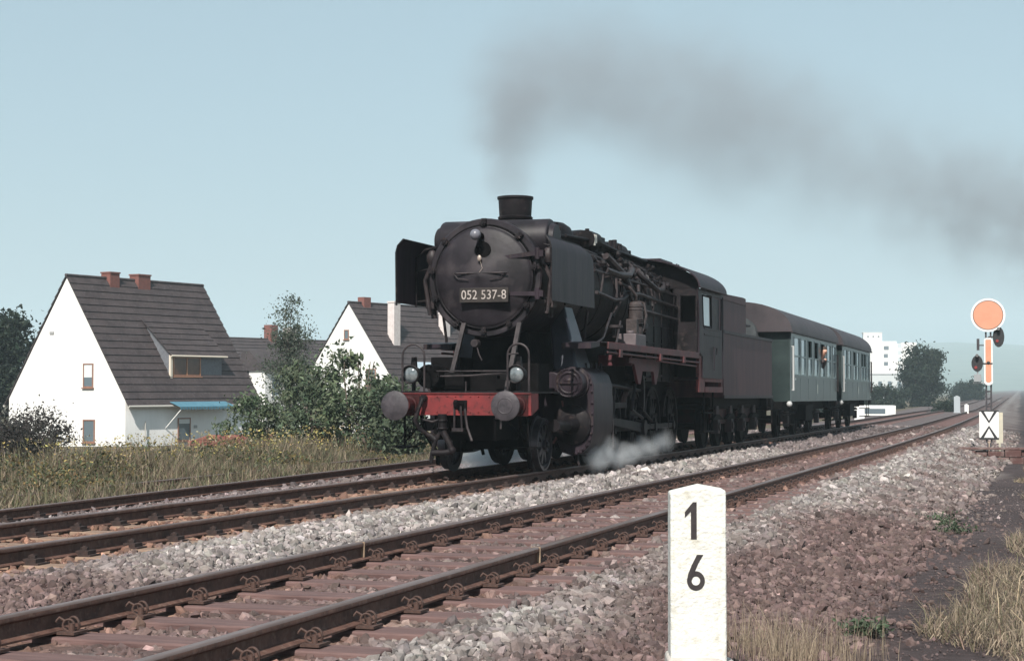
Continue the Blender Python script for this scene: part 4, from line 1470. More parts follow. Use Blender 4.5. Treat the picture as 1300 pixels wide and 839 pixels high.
# ------------------------------------------------------------------ coaches
def coach(y0, y1, label, opened, ywin):
    ym = (y0 + y1) / 2
    Wy = YB + ym
    Lh = (y1 - y0) / 2
    C = empty('railway_coach', (XF - float(xc(Wy)), Wy, float(gz(Wy))), (math.atan(G), 0, math.atan(slope(Wy))), label, 'railway coach',
              'green coaches behind the tender')
    ZB, ZT = 1.05, 2.99
    HW = 1.5
    wy = [(a - ym, b - ym) for a, b in ywin]
    zl0, zl1, zu0, zu1 = 1.80, 2.33, 2.37, 2.90
    m = MB()
    for s in (1, -1):
        xa, xb = s * (HW - .04), s * HW
        m.prism([(-Lh, ZB), (Lh, ZB), (Lh, zl0), (-Lh, zl0)], 'x', xa, xb)
        m.prism([(-Lh, zu1), (Lh, zu1), (Lh, ZT), (-Lh, ZT)], 'x', xa, xb)
        edges = [-Lh] + [v for w in wy for v in w] + [Lh]
        for a, b in zip(edges[0::2], edges[1::2]):
            m.box(xa, xb, a, b, zl0, zu1)
        m.box(s * (HW - .0), s * (HW + .012), -Lh, Lh, zl0 - .07, zl0 - .04)
        m.box(s * (HW - .0), s * (HW + .012), -Lh, Lh, ZB + .01, ZB + .06)
        for k in range(1, 6):
            yk = -Lh + 2 * Lh * k / 6
            m.box(s * (HW - .0), s * (HW + .006), yk - .012, yk + .012, ZB + .06, zl0 - .07)
        m.tube([(s * (HW + .03), -Lh + .30, 1.75), (s * (HW + .03), -Lh + .30, 1.95)], .015, 5)
    endp = [(HW, ZB), (HW, ZT)] + [((HW - .02) * math.cos(t), ZT + .82 * math.sin(t)) for t in np.linspace(0.02, math.pi - .02, 20)] + [(-HW, ZT), (-HW, ZB)]
    m.box(-HW + .05, HW - .05, -Lh + .05, Lh - .05, ZB, ZB + .08)
    body = m.build('body', GREEN, C)
    # end walls with corner posts
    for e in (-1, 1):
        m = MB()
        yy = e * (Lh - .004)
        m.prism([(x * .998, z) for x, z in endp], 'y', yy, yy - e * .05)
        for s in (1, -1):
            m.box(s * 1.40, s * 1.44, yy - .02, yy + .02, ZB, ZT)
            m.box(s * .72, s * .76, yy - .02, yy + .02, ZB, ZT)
        m.build('end_wall', SHADEGREEN, C)
    m = MB()
    n = 24
    o = Lh + .22
    prof = [((HW + .05) * math.cos(t), ZT + .02 + .86 * max(0, math.sin(t)) ** .9) for t in np.linspace(0, math.pi, n)]
    m.prism(prof, 'y', -o, o)
    for s in (1, -1):
        m.box(s * (HW + .03), s * (HW + .07), -o, o, ZT - .0, ZT + .05)
    for k in (-3.5, -1.2, 1.2, 3.5):
        m.cyl((.25, k, 3.7), (.25, k, 3.90), .14, n=12)
    m.build('roof', COACHROOF, C)
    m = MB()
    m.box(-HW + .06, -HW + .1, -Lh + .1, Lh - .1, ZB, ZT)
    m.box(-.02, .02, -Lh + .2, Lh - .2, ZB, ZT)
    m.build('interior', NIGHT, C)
    for s in (1, -1):
        for i, (a, b) in enumerate(wy):
            f = MB()
            xo, xi = s * (HW + .012), s * (HW - .03)
            t = .035
            for z0, z1 in ((zl0, zl0 + t), (zu1 - t, zu1), (zl1, zu0)):
                f.box(xi, xo, a, b, z0, z1)
            for yy in (a, b - t):
                f.box(xi, xo, yy, yy + t, zl0 + t, zl1)
                f.box(xi, xo, yy, yy + t, zu0, zu1 - t)
            fo = f.build('window', mat('window frame grey', (.22, .28, .28), rough=.4, metal=.3), C)
            g = MB()
            g.box(s * (HW - .022), s * (HW - .014), a + t, b - t, zl0 + t, zl1)
            g.build('lower_pane', PALEGLASS, fo)
            if not (s > 0 and i in opened):
                g = MB()
                g.box(s * (HW - .022), s * (HW - .014), a + t, b - t, zu0, zu1 - t)
                g.build('upper_pane', PALEGLASS, fo)
    # white handrails at the doors
    for e in (-1, 1):
        for s in (1, -1):
            h = MB()
            yy = e * (Lh - .06)
            railm = mat('greyed white handrail', (.42, .42, .41), rough=.5) if e < 0 else PIPE
            h.tube([(s * (HW + .05), yy, 1.36), (s * (HW + .05), yy, 2.62)], .028, 8)
            h.tube([(s * (HW + .05), yy, 1.38), (s * HW, yy, 1.38)], .016, 6)
            h.tube([(s * (HW + .05), yy, 2.60), (s * HW, yy, 2.60)], .016, 6)
            h.build('door_handrail', railm, C)
            l = MB()
            l.ball((s * (HW - .05), e * (Lh + .05), .98), .085, 10)
            l.box(s * (HW - .05) - .03, s * (HW - .05) + .03, e * (Lh + .02) - .03, e * (Lh + .02) + .03, .95, 1.06)
            l.build('step_lamp', railm, C)
            st = MB()
            for z in (.38, .70):
                st.box(s * 1.12, s * 1.48, e * (Lh - .55) - .45, e * (Lh - .55) + .45, z, z + .03)
            for d in (-.42, .42):
                st.box(s * 1.40, s * 1.43, e * (Lh - .55) + d - .02, e * (Lh - .55) + d + .02, .38, 1.05)
            st.build('footboard', DARK, C)
            b = MB()
            ye = e * Lh
            b.lathe2((s * .875, ye, 1.0), (s * .875, ye + e * .62, 1.0), [(0, .14), (.1, .12), (.6, .10), (.75, .2), (.9, .21), (1, .19), (1, 0)], 18, caps=False)
            b.build('buffer', DARK, C)
        # gangway bellows
        g = MB()
        for j in range(5):
            ya = e * (Lh + .02 + j * .11)
            q = .0 if j % 2 else .05
            g.prism([(-.55 - q, 1.1), (.55 + q, 1.1)] + [((.55 + q) * math.cos(t), 2.95 + (.45 + q) * math.sin(t)) for t in np.linspace(0, math.pi, 12)], 'y', ya, ya + e * .09)
        g.build('gangway', BELLOWS, C)
    u = MB()
    for s in (1, -1):
        u.box(s * 1.0 - .05, s * 1.0 + .05, -Lh, Lh, .78, 1.05)
    u.box(-1.25, 1.25, -Lh - .02, -Lh + .12, .82, 1.05)
    u.box(-1.25, 1.25, Lh - .12, Lh + .02, .82, 1.05)
    u.box(.3, 1.3, -.9, .7, .45, .95)
    u.box(-1.3, -.3, -.2, 1.6, .45, .95)
    u.cyl((-.2, -2.6, .7), (-.2, -1.2, .7), .22, n=14)
    u.build('underframe', DARK, C, .02)
    for y in (-Lh + 2.0, 0.0, Lh - 2.0):
        for s in (1, -1):
            w = MB()
            w.lathe2((s * .69, y, .48), (s * .83, y, .48), [(0, .2), (0, .51), (.25, .51), (.3, .48), (1, .475), (1, .41), (.8, .40), (.8, .16), (1.1, .14), (1.1, 0)], 30, caps=False)
            w.cyl((0, y, .48), (s * .7, y, .48), .08, n=12)
            w.build('wheel', DARK, C)
            a = MB()
            a.box(s * .98, s * 1.13, y - .13, y + .13, .32, .64)
            for j in range(5):
                a.box(s * 1.02, s * 1.10, y - .75 + j * .12, y + .75 - j * .12, .66 + j * .022, .68 + j * .022)
            a.prism([(y - .3, .95), (y + .3, .95), (y + .2, .45), (y - .2, .45)], 'x', s * .93, s * .96)
            a.build('axlebox', mat('rusty axlebox', (.05, .03, .03), (.025, .02, .02), rough=.7, scale=6), C, .01)
    # small painted marks on the side
    mk = MB()
    mk.box(1.5, 1.506, -Lh + .75, -Lh + .95, 1.66, 1.72)
    mk.build('side_plate', WHITEP, C)
    mk = MB()
    mk.box(1.5, 1.504, .35, .42, 1.28, 1.58)
    mk.build('class_mark', mat('dull cream paint', (.45, .47, .42), rough=.6), C)
    return C


w1 = [(24.87, 26.09), (26.35, 27.37), (27.91, 28.81), (29.39, 30.35), (30.95, 31.99), (32.63, 33.65), (34.25, 35.05)]
w2 = [(37.75, 38.75), (39.15, 40.15), (41.0, 41.95), (42.25, 43.2), (44.1, 44.9), (45.2, 46.0), (46.4, 47.2)]
C1 = coach(24.33, 35.33, 'green coach directly behind the tender, with a passenger leaning out', (2, 3, 4), w1)
C2 = coach(37.19, 47.97, 'green coach at the rear end of the train', (2, 4, 5), w2)


# ------------------------------------------------------------------ passenger
def skin_figure(name, verts, edges, radii, material, loc, rotz, parent=None, sub=2):
    me = bpy.data.meshes.new(name)
    me.from_pydata(verts, edges, [])
    o = bpy.data.objects.new(name, me)
    COL.objects.link(o)
    o.modifiers.new('skin', 'SKIN')
    if not me.skin_vertices:
        bm = bmesh.new()
        bm.from_mesh(me)
        bm.verts.layers.skin.verify()
        bm.to_mesh(me)
        bm.free()
    for i, r in enumerate(radii):
        d = me.skin_vertices[0].data[i]
        d.radius = r if isinstance(r, tuple) else (r, r)
        d.use_root = (i == 0)
    s = o.modifiers.new('sub', 'SUBSURF')
    s.levels = s.render_levels = sub
    dg = bpy.context.evaluated_depsgraph_get()
    me2 = bpy.data.meshes.new_from_object(o.evaluated_get(dg))
    me2.name = name
    COL.objects.unlink(o)
    bpy.data.objects.remove(o)
    me2.materials.clear()
    me2.materials.append(material)
    me2.polygons.foreach_set('use_smooth', [True] * len(me2.polygons))
    o2 = bpy.data.objects.new(name, me2)
    COL.objects.link(o2)
    o2.location = loc
    o2.rotation_euler = (0, 0, rotz)
    if parent:
        o2.parent = parent
    return o2


def passenger():
    sk = mat('skin', (.62, .34, .24), (.70, .40, .30), rough=.5, scale=8)
    sh = mat('dark jacket cloth', (.06, .045, .045), rough=.8)
    hr = mat('brown hair', (.05, .03, .02), rough=.6)
    ys = YB + 31.45
    x0 = XF - float(xc(ys))
    # local frame: +x out of the coach side, -y towards the engine, z up from rail
    V = [(1.22, .10, 1.55), (1.24, .08, 1.90), (1.32, .05, 2.22), (1.40, .0, 2.36), (1.49, -.06, 2.46), (1.56, -.13, 2.58), (1.60, -.16, 2.66), (1.60, -.18, 2.71),
         (1.38, .24, 2.28), (1.48, .30, 2.10), (1.58, .10, 2.36), (1.62, -.02, 2.375),
         (1.40, -.20, 2.28), (1.50, -.30, 2.28), (1.60, -.20, 2.37), (1.63, -.13, 2.375)]
    E_ = [(0, 1), (1, 2), (2, 3), (3, 4), (4, 5), (5, 6), (6, 7), (2, 8), (8, 9), (9, 10), (10, 11), (2, 12), (12, 13), (13, 14), (14, 15)]
    Rr = [(.16, .13), (.17, .13), (.17, .12), .07, .06, (.10, .085), (.10, .09), .06, .07, .055, .045, .035, .07, .05, .042, .033]
    P = skin_figure('person', V, E_, Rr, sk, (x0, ys, float(gz(ys))), 0)
    tag(P, 'passenger leaning head and arms out of an open window of the front coach', 'person')
    # shirt follows the trunk and sleeves
    S = skin_figure('jacket', [V[0], V[1], V[2], V[3], V[8], V[9], V[12], V[13], V[10], V[14]], [(0, 1), (1, 2), (2, 3), (2, 4), (4, 5), (2, 6), (6, 7), (5, 8), (7, 9)],
                    [(.18, .15), (.19, .15), (.19, .14), .085, .09, .07, .09, .065, .06, .058], sh, (0, 0, 0), 0, P)
    h = MB()
    c = Vector((1.585, -.135, 2.66))
    h.ball(c + Vector((-.02, .03, .03)), .118, 12, .95, 1.0, .95)
    h.build('hair', hr, P)
    f = MB()
    f.ball((1.635, -.255, 2.625), .022, 8, .8, 1.2, 1.2)
    for dx in (-.04, .04):
        f.ball((1.60 + dx, -.245, 2.655), .012, 6)
    f.build('face', sk, P)


passenger()
# ------------------------------------------------------------------ houses
WALLW = mat('white rendered wall', (.74, .73, .71), (.62, .61, .59), rough=.9, scale=.9, bump=.25, bscale=30, lo=.3, hi=.75, stretch=(1, 1, .35))
TILE = mat('dark brown roof tile', (.031, .022, .023), (.054, .040, .040), rough=.8, scale=1.3, bump=.25, bscale=9, c3=(.072, .058, .060), scale3=7)
BRICK = mat('red chimney brick', (.20, .075, .06), (.14, .06, .05), rough=.9, scale=6, bump=.3)
FRAME = mat('brown window frame', (.20, .10, .07), (.26, .14, .10), rough=.6, scale=5)
GUTTER = mat('pale zinc gutter', (.42, .40, .36), rough=.6)


def tiled_slope(m, x0, z0, x1, z1, y0, y1, n, step=.065, tilew=.35):
    """courses of tiles stepping down from ridge (x0,z0) to eave (x1,z1), each butt end standing proud"""
    d = Vector((x1 - x0, 0, z1 - z0))
    L = d.length
    d.normalize()
    nrm = Vector((-d.z, 0, d.x))
    if nrm.z < 0:
        nrm = -nrm
    p = Vector((x0, 0, z0))
    for k in range(n):
        a = p + d * (L * k / n)
        b = p + d * (L * (k + 1) / n + .03)
        a2 = a + nrm * .012
        b2 = b + nrm * step
        wob = random.uniform(-.008, .008)
        m.add([(a.x, y0, a.z), (a.x, y1, a.z), (b.x, y1, b.z), (b.x, y0, b.z),
               (a2.x, y0, a2.z), (a2.x, y1, a2.z), (b2.x, y1, b2.z + wob), (b2.x, y0, b2.z + wob)],
              [(0, 1, 2, 3), (4, 7, 6, 5), (0, 4, 5, 1), (3, 2, 6, 7), (0, 3, 7, 4), (1, 5, 6, 2)])


def house(name, label, apex, ridge_dir, hw, length, z_apex, z_eave, z_ground, rows=18, group=None):
    a = math.atan2(-ridge_dir[0], ridge_dir[1])
    Hs = empty(name, (apex[0], apex[1], z_ground), (0, 0, a), label, 'house', group)
    h, e = z_apex - z_ground, z_eave - z_ground
    m = MB()
    m.prism([(-hw, -1.0), (hw, -1.0), (hw, e), (0, h - .12), (-hw, e)], 'y', 0.0, length)
    m.build('wall', WALLW, Hs)
    m = MB()
    sl = (h - e) / hw
    for s in (-1, 1):
        tiled_slope(m, 0, h, s * (hw + .28), e - sl * .28, -.10, length + .10, rows)
    m.cyl((0, -.1, h + .03), (0, length + .1, h + .03), .09, n=10)
    ro = m.build('roof', TILE, Hs, sharp=20)
    for s in (-1, 1):
        m = MB()
        m.tube([(s * (hw + .32), -.1, e - sl * .28 - .02), (s * (hw + .32), length + .1, e - sl * .28 - .02)], .07, 8)
        m.build('gutter', GUTTER, Hs)
    return Hs, ro, h, e, sl


def win(parent, face, a0, a1, z0, z1, pos, frame=FRAME, glass=GLASS, curtain=None, mull=0, out=1, name='window', depth=.10):
    """window set in a wall; face 'y' -> wall plane y=pos (out = outward sign), 'x' -> plane x=pos"""
    t = .07

    def bx(m, u0, u1, w0, w1, d0, d1):
        lo, hi = sorted((pos + out * d0, pos + out * d1))
        if face == 'y':
            m.box(u0, u1, lo, hi, w0, w1)
        else:
            m.box(lo, hi, u0, u1, w0, w1)
    m = MB()
    bx(m, a0, a1, z0, z0 + t, .003, .05)
    bx(m, a0, a1, z1 - t, z1, .003, .05)
    bx(m, a0, a0 + t, z0 + t, z1 - t, .003, .05)
    bx(m, a1 - t, a1, z0 + t, z1 - t, .003, .05)
    for k in range(mull):
        c = a0 + (a1 - a0) * (k + 1) / (mull + 1)
        bx(m, c - .04, c + .04, z0 + t, z1 - t, .003, .05)
    bx(m, a0 - .06, a1 + .06, z0 - .06, z0 - .003, .003, .12)
    f = m.build(name, frame, parent)
    g = MB()
    bx(g, a0 + t, a1 - t, z0 + t, z1 - t, .006, .02)
    g.build('pane', glass, f)
    if curtain:
        c = MB()
        bx(c, a0 + t, a1 - t, z0 + (z1 - z0) * curtain, z1 - t, .022, .028)
        c.build('curtain', mat('net curtain', (.55, .58, .58), rough=.9), f)
    return f


RD = (.224, .975)
Hs, ro, h, e, sl = house('white_house', 'white gabled house with a wide dormer and blue awning, left of the birch', (-52.3, 82.85), RD, 4.4, 11.2, 7.41, .66, -1.86, 18)
zg = -1.86
win(Hs, 'y', 1.30, 2.05, 1.24 - zg, 2.56 - zg, 0.0, out=-1, curtain=.42)
win(Hs, 'y', 1.32, 2.2, -1.75 - zg, -.50 - zg, 0.0, out=-1)
win(Hs, 'x', 4.15, 5.2, -1.75 - zg, -.45 - zg, 4.4, out=1, curtain=.75)
m = MB()
m.box(-1.25, -.95, -.05, -.003, 4.2 - zg, 4.34 - zg)
m.build('gable_vent', mat('grey vent', (.3, .3, .3), rough=.7), Hs)
m = MB()
m.box(4.403, 4.45, 5.5, 5.75, -1.05 - zg, -.88 - zg)
m.build('wall_box', mat('grey vent', (.3, .3, .3)), Hs)
m = MB()
m.tube([(4.5, 1.45, .2), (4.5, 1.45, 1.25)], .03, 6)
m.build('downpipe', GUTTER, Hs)
for y0, y1 in ((3.0, 3.75), (5.3, 6.3)):
    m = MB()
    m.box(-.35, .35, y0, y1, h - .7, 7.80 - zg)
    m.box(-.39, .39, y0 - .04, y1 + .04, 7.72 - zg, 7.80 - zg)
    m.build('chimney', BRICK, ro)
# dormer with a shallow tiled roof, slate cheeks, twin brown casements
D_ = MB()
slate = mat('slate cladding', (.10, .105, .12), (.15, .155, .17), rough=.7, scale=7, bump=.2)
dx, zf0, zf1 = 3.60, 1.70 - zg, 3.10 - zg
xb = (7.41 - 5.2) / 1.536
for yy in (4.42, 8.78):
    D_.prism([(dx, zf0), (dx, zf1), (xb, 5.15 - zg), (xb, 4.9 - zg), (3.2, 1.8 - zg)], 'y', yy - .05, yy + .05)
D_.prism([(dx, zf0), (dx, zf1), (dx - .1, zf1), (dx - .1, zf0)], 'y', 4.47, 8.73)
do = D_.build('dormer', slate, ro)
m = MB()
tiled_slope(m, xb - .1, 5.30 - zg, dx + .25, 3.02 - zg, 4.2, 9.0, 7)
m.build('dormer_roof', TILE, do, sharp=20)
m = MB()
m.tube([(dx + .28, 4.2, 3.02 - zg), (dx + .28, 9.0, 3.02 - zg)], .06, 6)
m.box(dx - .02, dx + .1, 4.33, 4.50, zf0, zf1 - .02)
m.build('dormer_trim', mat('cream trim', (.62, .55, .45), rough=.6), do)
win(do, 'x', 4.62, 6.95, 1.88 - zg, 2.98 - zg, dx, mat('warm wooden frame', (.34, .16, .09), (.42, .21, .12), rough=.5, scale=5), mat('brown curtained glass', (.075, .035, .022), (.12, .06, .035), rough=.15, spec=.4, scale=2), mull=1)
# awning
m = MB()
blue = mat('blue awning cloth', (.06, .16, .22), (.085, .20, .26), rough=.7, scale=3)
z0 = .50 - zg
m.hexa([(4.45, 3.3, z0 - .02), (5.35, 3.3, z0 - .34), (5.35, 8.0, z0 - .34), (4.45, 8.0, z0 - .02)],
       [(4.45, 3.3, z0), (5.35, 3.3, z0 - .31), (5.35, 8.0, z0 - .31), (4.45, 8.0, z0)])
for k in range(20):
    y = 3.3 + k * .235
    m.prism([(y, z0 - .32), (y + .235, z0 - .32), (y + .17, z0 - .48), (y + .06, z0 - .48)], 'x', 5.34, 5.352)
aw = m.build('awning', blue, Hs)
for y in (3.35, 7.9):
    m = MB()
    m.tube([(5.33, y, z0 - .5), (4.42, y - .2, z0 - 1.5)], .025, 6)
    m.build('awning_arm', WHITEP, aw)

Hs2, ro2, h2, e2, sl2 = house('white_house', 'white gabled house with two tall pale chimneys, partly behind the locomotive and the elder bushes', (-49.32, 115.32), (.27, .963), 4.7, 12.5, 7.43, .95, -1.8, 17)
zg = -1.8
win(Hs2, 'y', -.42, .02, 4.75 - zg, 5.45 - zg, 0.0, out=-1)
win(Hs2, 'y', 1.6, 2.5, 1.4 - zg, 2.6 - zg, 0.0, out=-1)
pale = mat('pale rendered chimney', (.52, .46, .44), (.62, .57, .55), rough=.9, scale=4)
for x, y0, y1, zt in ((2.0, 2.4, 3.15, 7.55), (1.4, 9.6, 10.3, 7.0)):
    m = MB()
    m.box(x - .3, x + .3, y0, y1, h2 - sl2 * x - .6, zt - zg)
    m.box(x - .34, x + .34, y0 - .04, y1 + .04, zt - zg - .1, zt - zg + .02)
    m.build('chimney', pale, ro2)
m = MB()
m.box(-.3, .3, 1.4, 2.2, h2 - .6, h2 + .45)
m.build('chimney', BRICK, ro2)
m = MB()
m.hexa([(3.3, 3.6, h2 - sl2 * 3.3 - .2), (4.2, 3.6, h2 - sl2 * 4.2 - .2), (4.2, 5.4, h2 - sl2 * 4.2 - .2), (3.3, 5.4, h2 - sl2 * 3.3 - .2)],
       [(3.4, 3.6, h2 - sl2 * 3.3 + .25), (4.3, 3.6, h2 - sl2 * 4.2 + .22), (4.3, 5.4, h2 - sl2 * 4.2 + .22), (3.4, 5.4, h2 - sl2 * 3.3 + .25)])
m.build('lit_wall_panel', mat('lit wall pale blue', (.42, .50, .56), rough=.2), ro2)  # pale panel added in place of a lit white annex wall

Hs3, ro3, h3, e3, sl3 = house('grey_house', 'farther house with a long dark roof and brick chimneys behind the birch', (-76.5, 139.0), (.31, .95), 5.0, 24, 5.9, 2.4, -2.2, 12)
zg = -2.2
for y0, zt, mm in ((12.0, 7.3, BRICK), (14.6, 7.1, pale)):
    m = MB()
    m.box(-.5, .5, y0, y0 + .9, h3 - .6, zt - zg)
    m.build('chimney', mm, ro3)
for y0 in (3.0, 6.5, 10, 14):
    win(Hs3, 'x', y0, y0 + 1.2, .6 - zg, 1.9 - zg, 5.0, WHITEP)
m = MB()
m.prism([(4.2, 2.8 - zg), (7.4, 2.8 - zg), (5.2, 4.6 - zg), (4.2, 4.6 - zg)], 'y', 4.2, 9.6)
m.build('porch_roof', TILE, ro3)
m = MB()
m.box(5.0, 7.0, 4.4, 9.4, -.5, 2.8 - zg)
po = m.build('porch', WALLW, Hs3)
win(po, 'x', 5.2, 6.4, .5 - zg, 2.0 - zg, 7.0, WHITEP)
win(po, 'x', 7.2, 8.4, .5 - zg, 2.0 - zg, 7.0, WHITEP)


# ------------------------------------------------------------------ tower block and far buildings
def tower():
    T = empty('apartment_tower', (-66.1, 609, -3), (0, 0, 0.16), 'tall white apartment tower block in the distance behind the coaches', 'tower block')
    m = MB()
    m.box(0, 11.5, 0, 14, -2, 20.6)
    m.box(13.4, 18.5, 3, 16, -2, 20.2)
    m.box(11.5, 13.4, 2, 12, -2, 19.8)
    m.build('wall', WALLW, T)
    m = MB()
    m.box(0.2, 6.6, 1, 8, 20.6, 23.6)
    m.box(-.1, 6.8, .9, 8.1, 23.6, 23.75)
    m.build('penthouse', WALLW, T)
    dk = mat('hazy window glass', (.12, .14, .16), rough=.2, spec=.6)
    for k, w in ((0, 1.7), (1, 1.4), (2, 1.4), (4.1, 1.2), (5.0, 1.4)):
        f = MB()
        f.box(7.1, 7.1 + w, -.06, -.003, 17.6 - k * 2.75, 18.9 - k * 2.75)
        f.build('window', dk, T)
    for k in range(3):
        f = MB()
        f.box(1.5 + k * 1.8, 2.1 + k * 1.8, .94, .997, 22.0, 22.5)
        f.build('window', dk, T)
    m = MB()
    for z in range(8):
        m.box(12.0, 13.3, 1.96, 1.997, 1.5 + z * 2.4, 2.9 + z * 2.4)
    m.build('stair_glazing', mat('pale stair glazing', (.50, .54, .56), rough=.2), T)
    return T


tower()


def simple_building(label, x, y, z, w, d, hgt, rot, roofm, wallm=WALLW, pitched=0.0, name='far_building', cat='building'):
    B = empty(name, (x, y, z), (0, 0, rot), label, cat)
    m = MB()
    m.box(-w / 2, w / 2, 0, d, -1, hgt)
    m.build('wall', wallm, B)
    m = MB()
    if pitched:
        m.prism([(-w / 2 - .3, hgt), (w / 2 + .3, hgt), (0, hgt + pitched)], 'y', -.3, d + .3)
    else:
        m.box(-w / 2 - .2, w / 2 + .2, -.2, d + .2, hgt, hgt + .3)
    m.build('roof', roofm, B)
    for k in range(max(2, int(w / 3))):
        f = MB()
        c = -w / 2 + (k + .5) * w / max(2, int(w / 3))
        f.box(c - .6, c + .6, -.05, -.003, hgt * .45, hgt * .75)
        f.build('window', GLASS, B)
    return B


GREYR = mat('grey felt roof', (.35, .36, .37), rough=.8)
simple_building('long low white hall in the haze at the foot of the apartment tower', -60, 560, -3, 24, 14, 8.6, .1, GREYR, mat('pale grey wall', (.48, .50, .50), rough=.9))


# white hoarding / trailer near the rear coach
def trailer(label, D, loc, w, hgt):
    T = empty('white_trailer', loc, (0, 0, .2), label, 'trailer')
    m = MB()
    m.box(-w / 2, w / 2, 0, 2.2, .5, hgt)
    m.build('body', WHITEP, T, .06)
    m = MB()
    m.box(-w * .3, w * .25, -.02, -.003, hgt * .6, hgt * .85)
    m.build('window', GLASS, T)
    for k in (-.25, .25):
        q = MB()
        q.cyl((w * k, -.02, .3), (w * k, .25, .3), .32, n=18)
        q.build('wheel', DARK, T)
    m = MB()
    m.tube([(w / 2, 1.1, .5), (w / 2 + 1.0, 1.1, .45)], .05, 6)
    m.build('drawbar', DARK, T)


trailer('white caravan trailer on the lower ground right of the last coach', 150, (-15.6, 152.8, -2.10), 3.6, 1.8)


# ------------------------------------------------------------------ signal
def signal():
    S = empty('distant_signal', (-2.12, 54.0, float(ground_z(np.array(2.6), np.array(54.0)))), (0, 0, YAW - .28),
              'railway distant signal with orange disc and arm on a slim mast beside the track', 'railway signal')
    z0 = float(S.location.z)
    ORG = mat('orange signal enamel', (.52, .225, .140), (.56, .26, .165), rough=.5, scale=4)
    WHT = mat('signal white enamel', (.70, .69, .68), (.62, .61, .60), rough=.45, scale=6)
    BLK = mat('signal black enamel', (.02, .02, .022), rough=.5)
    GRY = mat('mast paint', (.03, .03, .036), (.055, .05, .055), rough=.6, scale=6)

    def z(w):
        return w - z0
    m = MB()
    for sx in (-.07, .07):
        m.box(sx - .026, sx + .026, -.05, .05, z(-.45), z(2.9))
    for k in range(14):
        zz = z(-.3) + k * .23
        m.box(-.07, .07, -.012, .012, zz, zz + .05)
    m.box(-.06, .06, -.05, .05, -.6, z(-.45))
    m.build('mast', GRY, S)
    m = MB()
    m.cyl((0, 0, -.4), (0, 0, z(-.4)), .055, n=10)
    m.build('mast_foot', mat('weathered post wood', (.30, .22, .17), (.38, .30, .24), rough=.8, scale=5), S)
    cz = z(3.41)
    m = MB()
    m.cyl((0, -.12, cz), (0, -.10, cz), .505, n=48)
    d = m.build('disc', WHT, S)
    m = MB()
    m.cyl((0, -.124, cz), (0, -.1202, cz), .43, n=48)
    m.build('disc_face', ORG, d)
    m = MB()
    m.torus((0, -.122, cz), (0, 1, 0), .437, .009, 48, 6)
    m.build('disc_ring', BLK, d)
    m = MB()
    w, a, b = .125, z(1.30), z(2.72)
    m.prism([(-w, a + .06), (-w + .06, a), (w - .06, a), (w, a + .06), (w, b - .05), (w - .05, b), (-w + .05, b), (-w, b - .05)], 'y', -.13, -.11)
    arm = m.build('signal_arm', WHT, S)
    m = MB()
    w, a, b = .085, z(1.37), z(2.67)
    m.prism([(-w, a + .05), (-w + .05, a), (w - .05, a), (w, a + .05), (w, b - .02), (w - .02, b), (-w + .02, b), (-w, b - .02)], 'y', -.1345, -.1302)
    m.build('arm_face', ORG, arm)
    m = MB()
    m.ball((0, -.13, z(1.97)), .05, 10)
    m.tube([(-.13, -.14, z(1.95)), (.12, -.14, z(1.95))], .02, 6)
    m.build('arm_pivot', BLK, arm)
    for x, zz, hh in ((-.33, z(1.95), .5), (.30, z(2.75), .62)):
        m = MB()
        m.prism([(x + .17 * math.cos(t), zz + hh / 2 * math.sin(t)) for t in np.linspace(0, 2 * math.pi, 18)[:-1]], 'y', -.02, .12)
        m.tube([(x, -.02, zz + .2), (x, -.18, zz + .24)], .05, 8)
        m.tube([(0, 0, zz), (x, .03, zz)], .03, 6)
        lo = m.build('lamp_screen', BLK, S)
        m = MB()
        m.cyl((x - .04, -.045, zz - .12), (x - .04, -.02, zz - .12), .045, n=16)
        m.build('lamp_glass', mat('dull red lamp glass', (.22, .04, .04) if x < 0 else (.22, .04, .04), rough=.2), lo)
    m = MB()
    m.box(-.43, -.22, -.06, .12, z(1.40), z(1.62))
    m.tube([(-.32, .02, z(1.62)), (-.32, .02, z(1.75))], .03, 6)
    m.tube([(-.45, .0, z(1.36)), (0, .0, z(1.36))], .018, 6)
    m.build('lamp_housing', mat('grey lamp box', (.25, .26, .27), rough=.6), S)
    m = MB()
    m.box(-.34, -.26, -.05, .08, z(2.35), z(2.70))
    m.tube([(-.3, 0, z(2.5)), (0, 0, z(2.5))], .02, 6)
    m.build('repeater_box', GRY, S)
    # white board with the two black chevrons
    a, b, w = z(-.30), z(.52), .265
    m = MB()
    m.box(-w, w, -.09, -.075, a, b)
    m.box(-w - .02, w + .02, -.075, -.06, a - .05, b + .02)
    bd = m.build('marker_board', WHT, S)
    m = MB()
    c = (a + b) / 2
    t = .072
    for s in (-1, 1):
        m.prism([(s * (w - .02), b - .01), (s * (w - .02 - t * 1.3), b - .01), (-s * .0, c + .07 + t * .6), (0, c + .05 - t * .5 + .02)], 'y', -.0935, -.0905)
        m.prism([(s * (w - .02), a + .01), (s * (w - .02 - t * 1.3), a + .01), (-s * .0, c - .07 - t * .6), (0, c - .05 + t * .5 - .02)], 'y', -.0935, -.0905)
    m.box(-w - .02, w + .02, -.0925, -.0902, a - .05, a + .012)
    m.box(-w - .02, w + .02, -.0925, -.0902, b - .022, b + .02)
    m.build('chevrons', BLK, bd)
    return S


signal()
m = MB()
m.cyl((0, 0, -.5), (0, 0, 1.45), .035, n=8)
m.box(-.10, .10, -.03, -.01, .55, 1.5)
p = m.build('marker_post', mat('pale weathered board', (.50, .46, .36), (.40, .38, .32), rough=.8, scale=5), None)
p.location = (-1.86, 55.4, float(ground_z(np.array(2.8), np.array(55.4))))
tag(p, 'narrow pale upright board standing just behind the signal board', 'marker post')


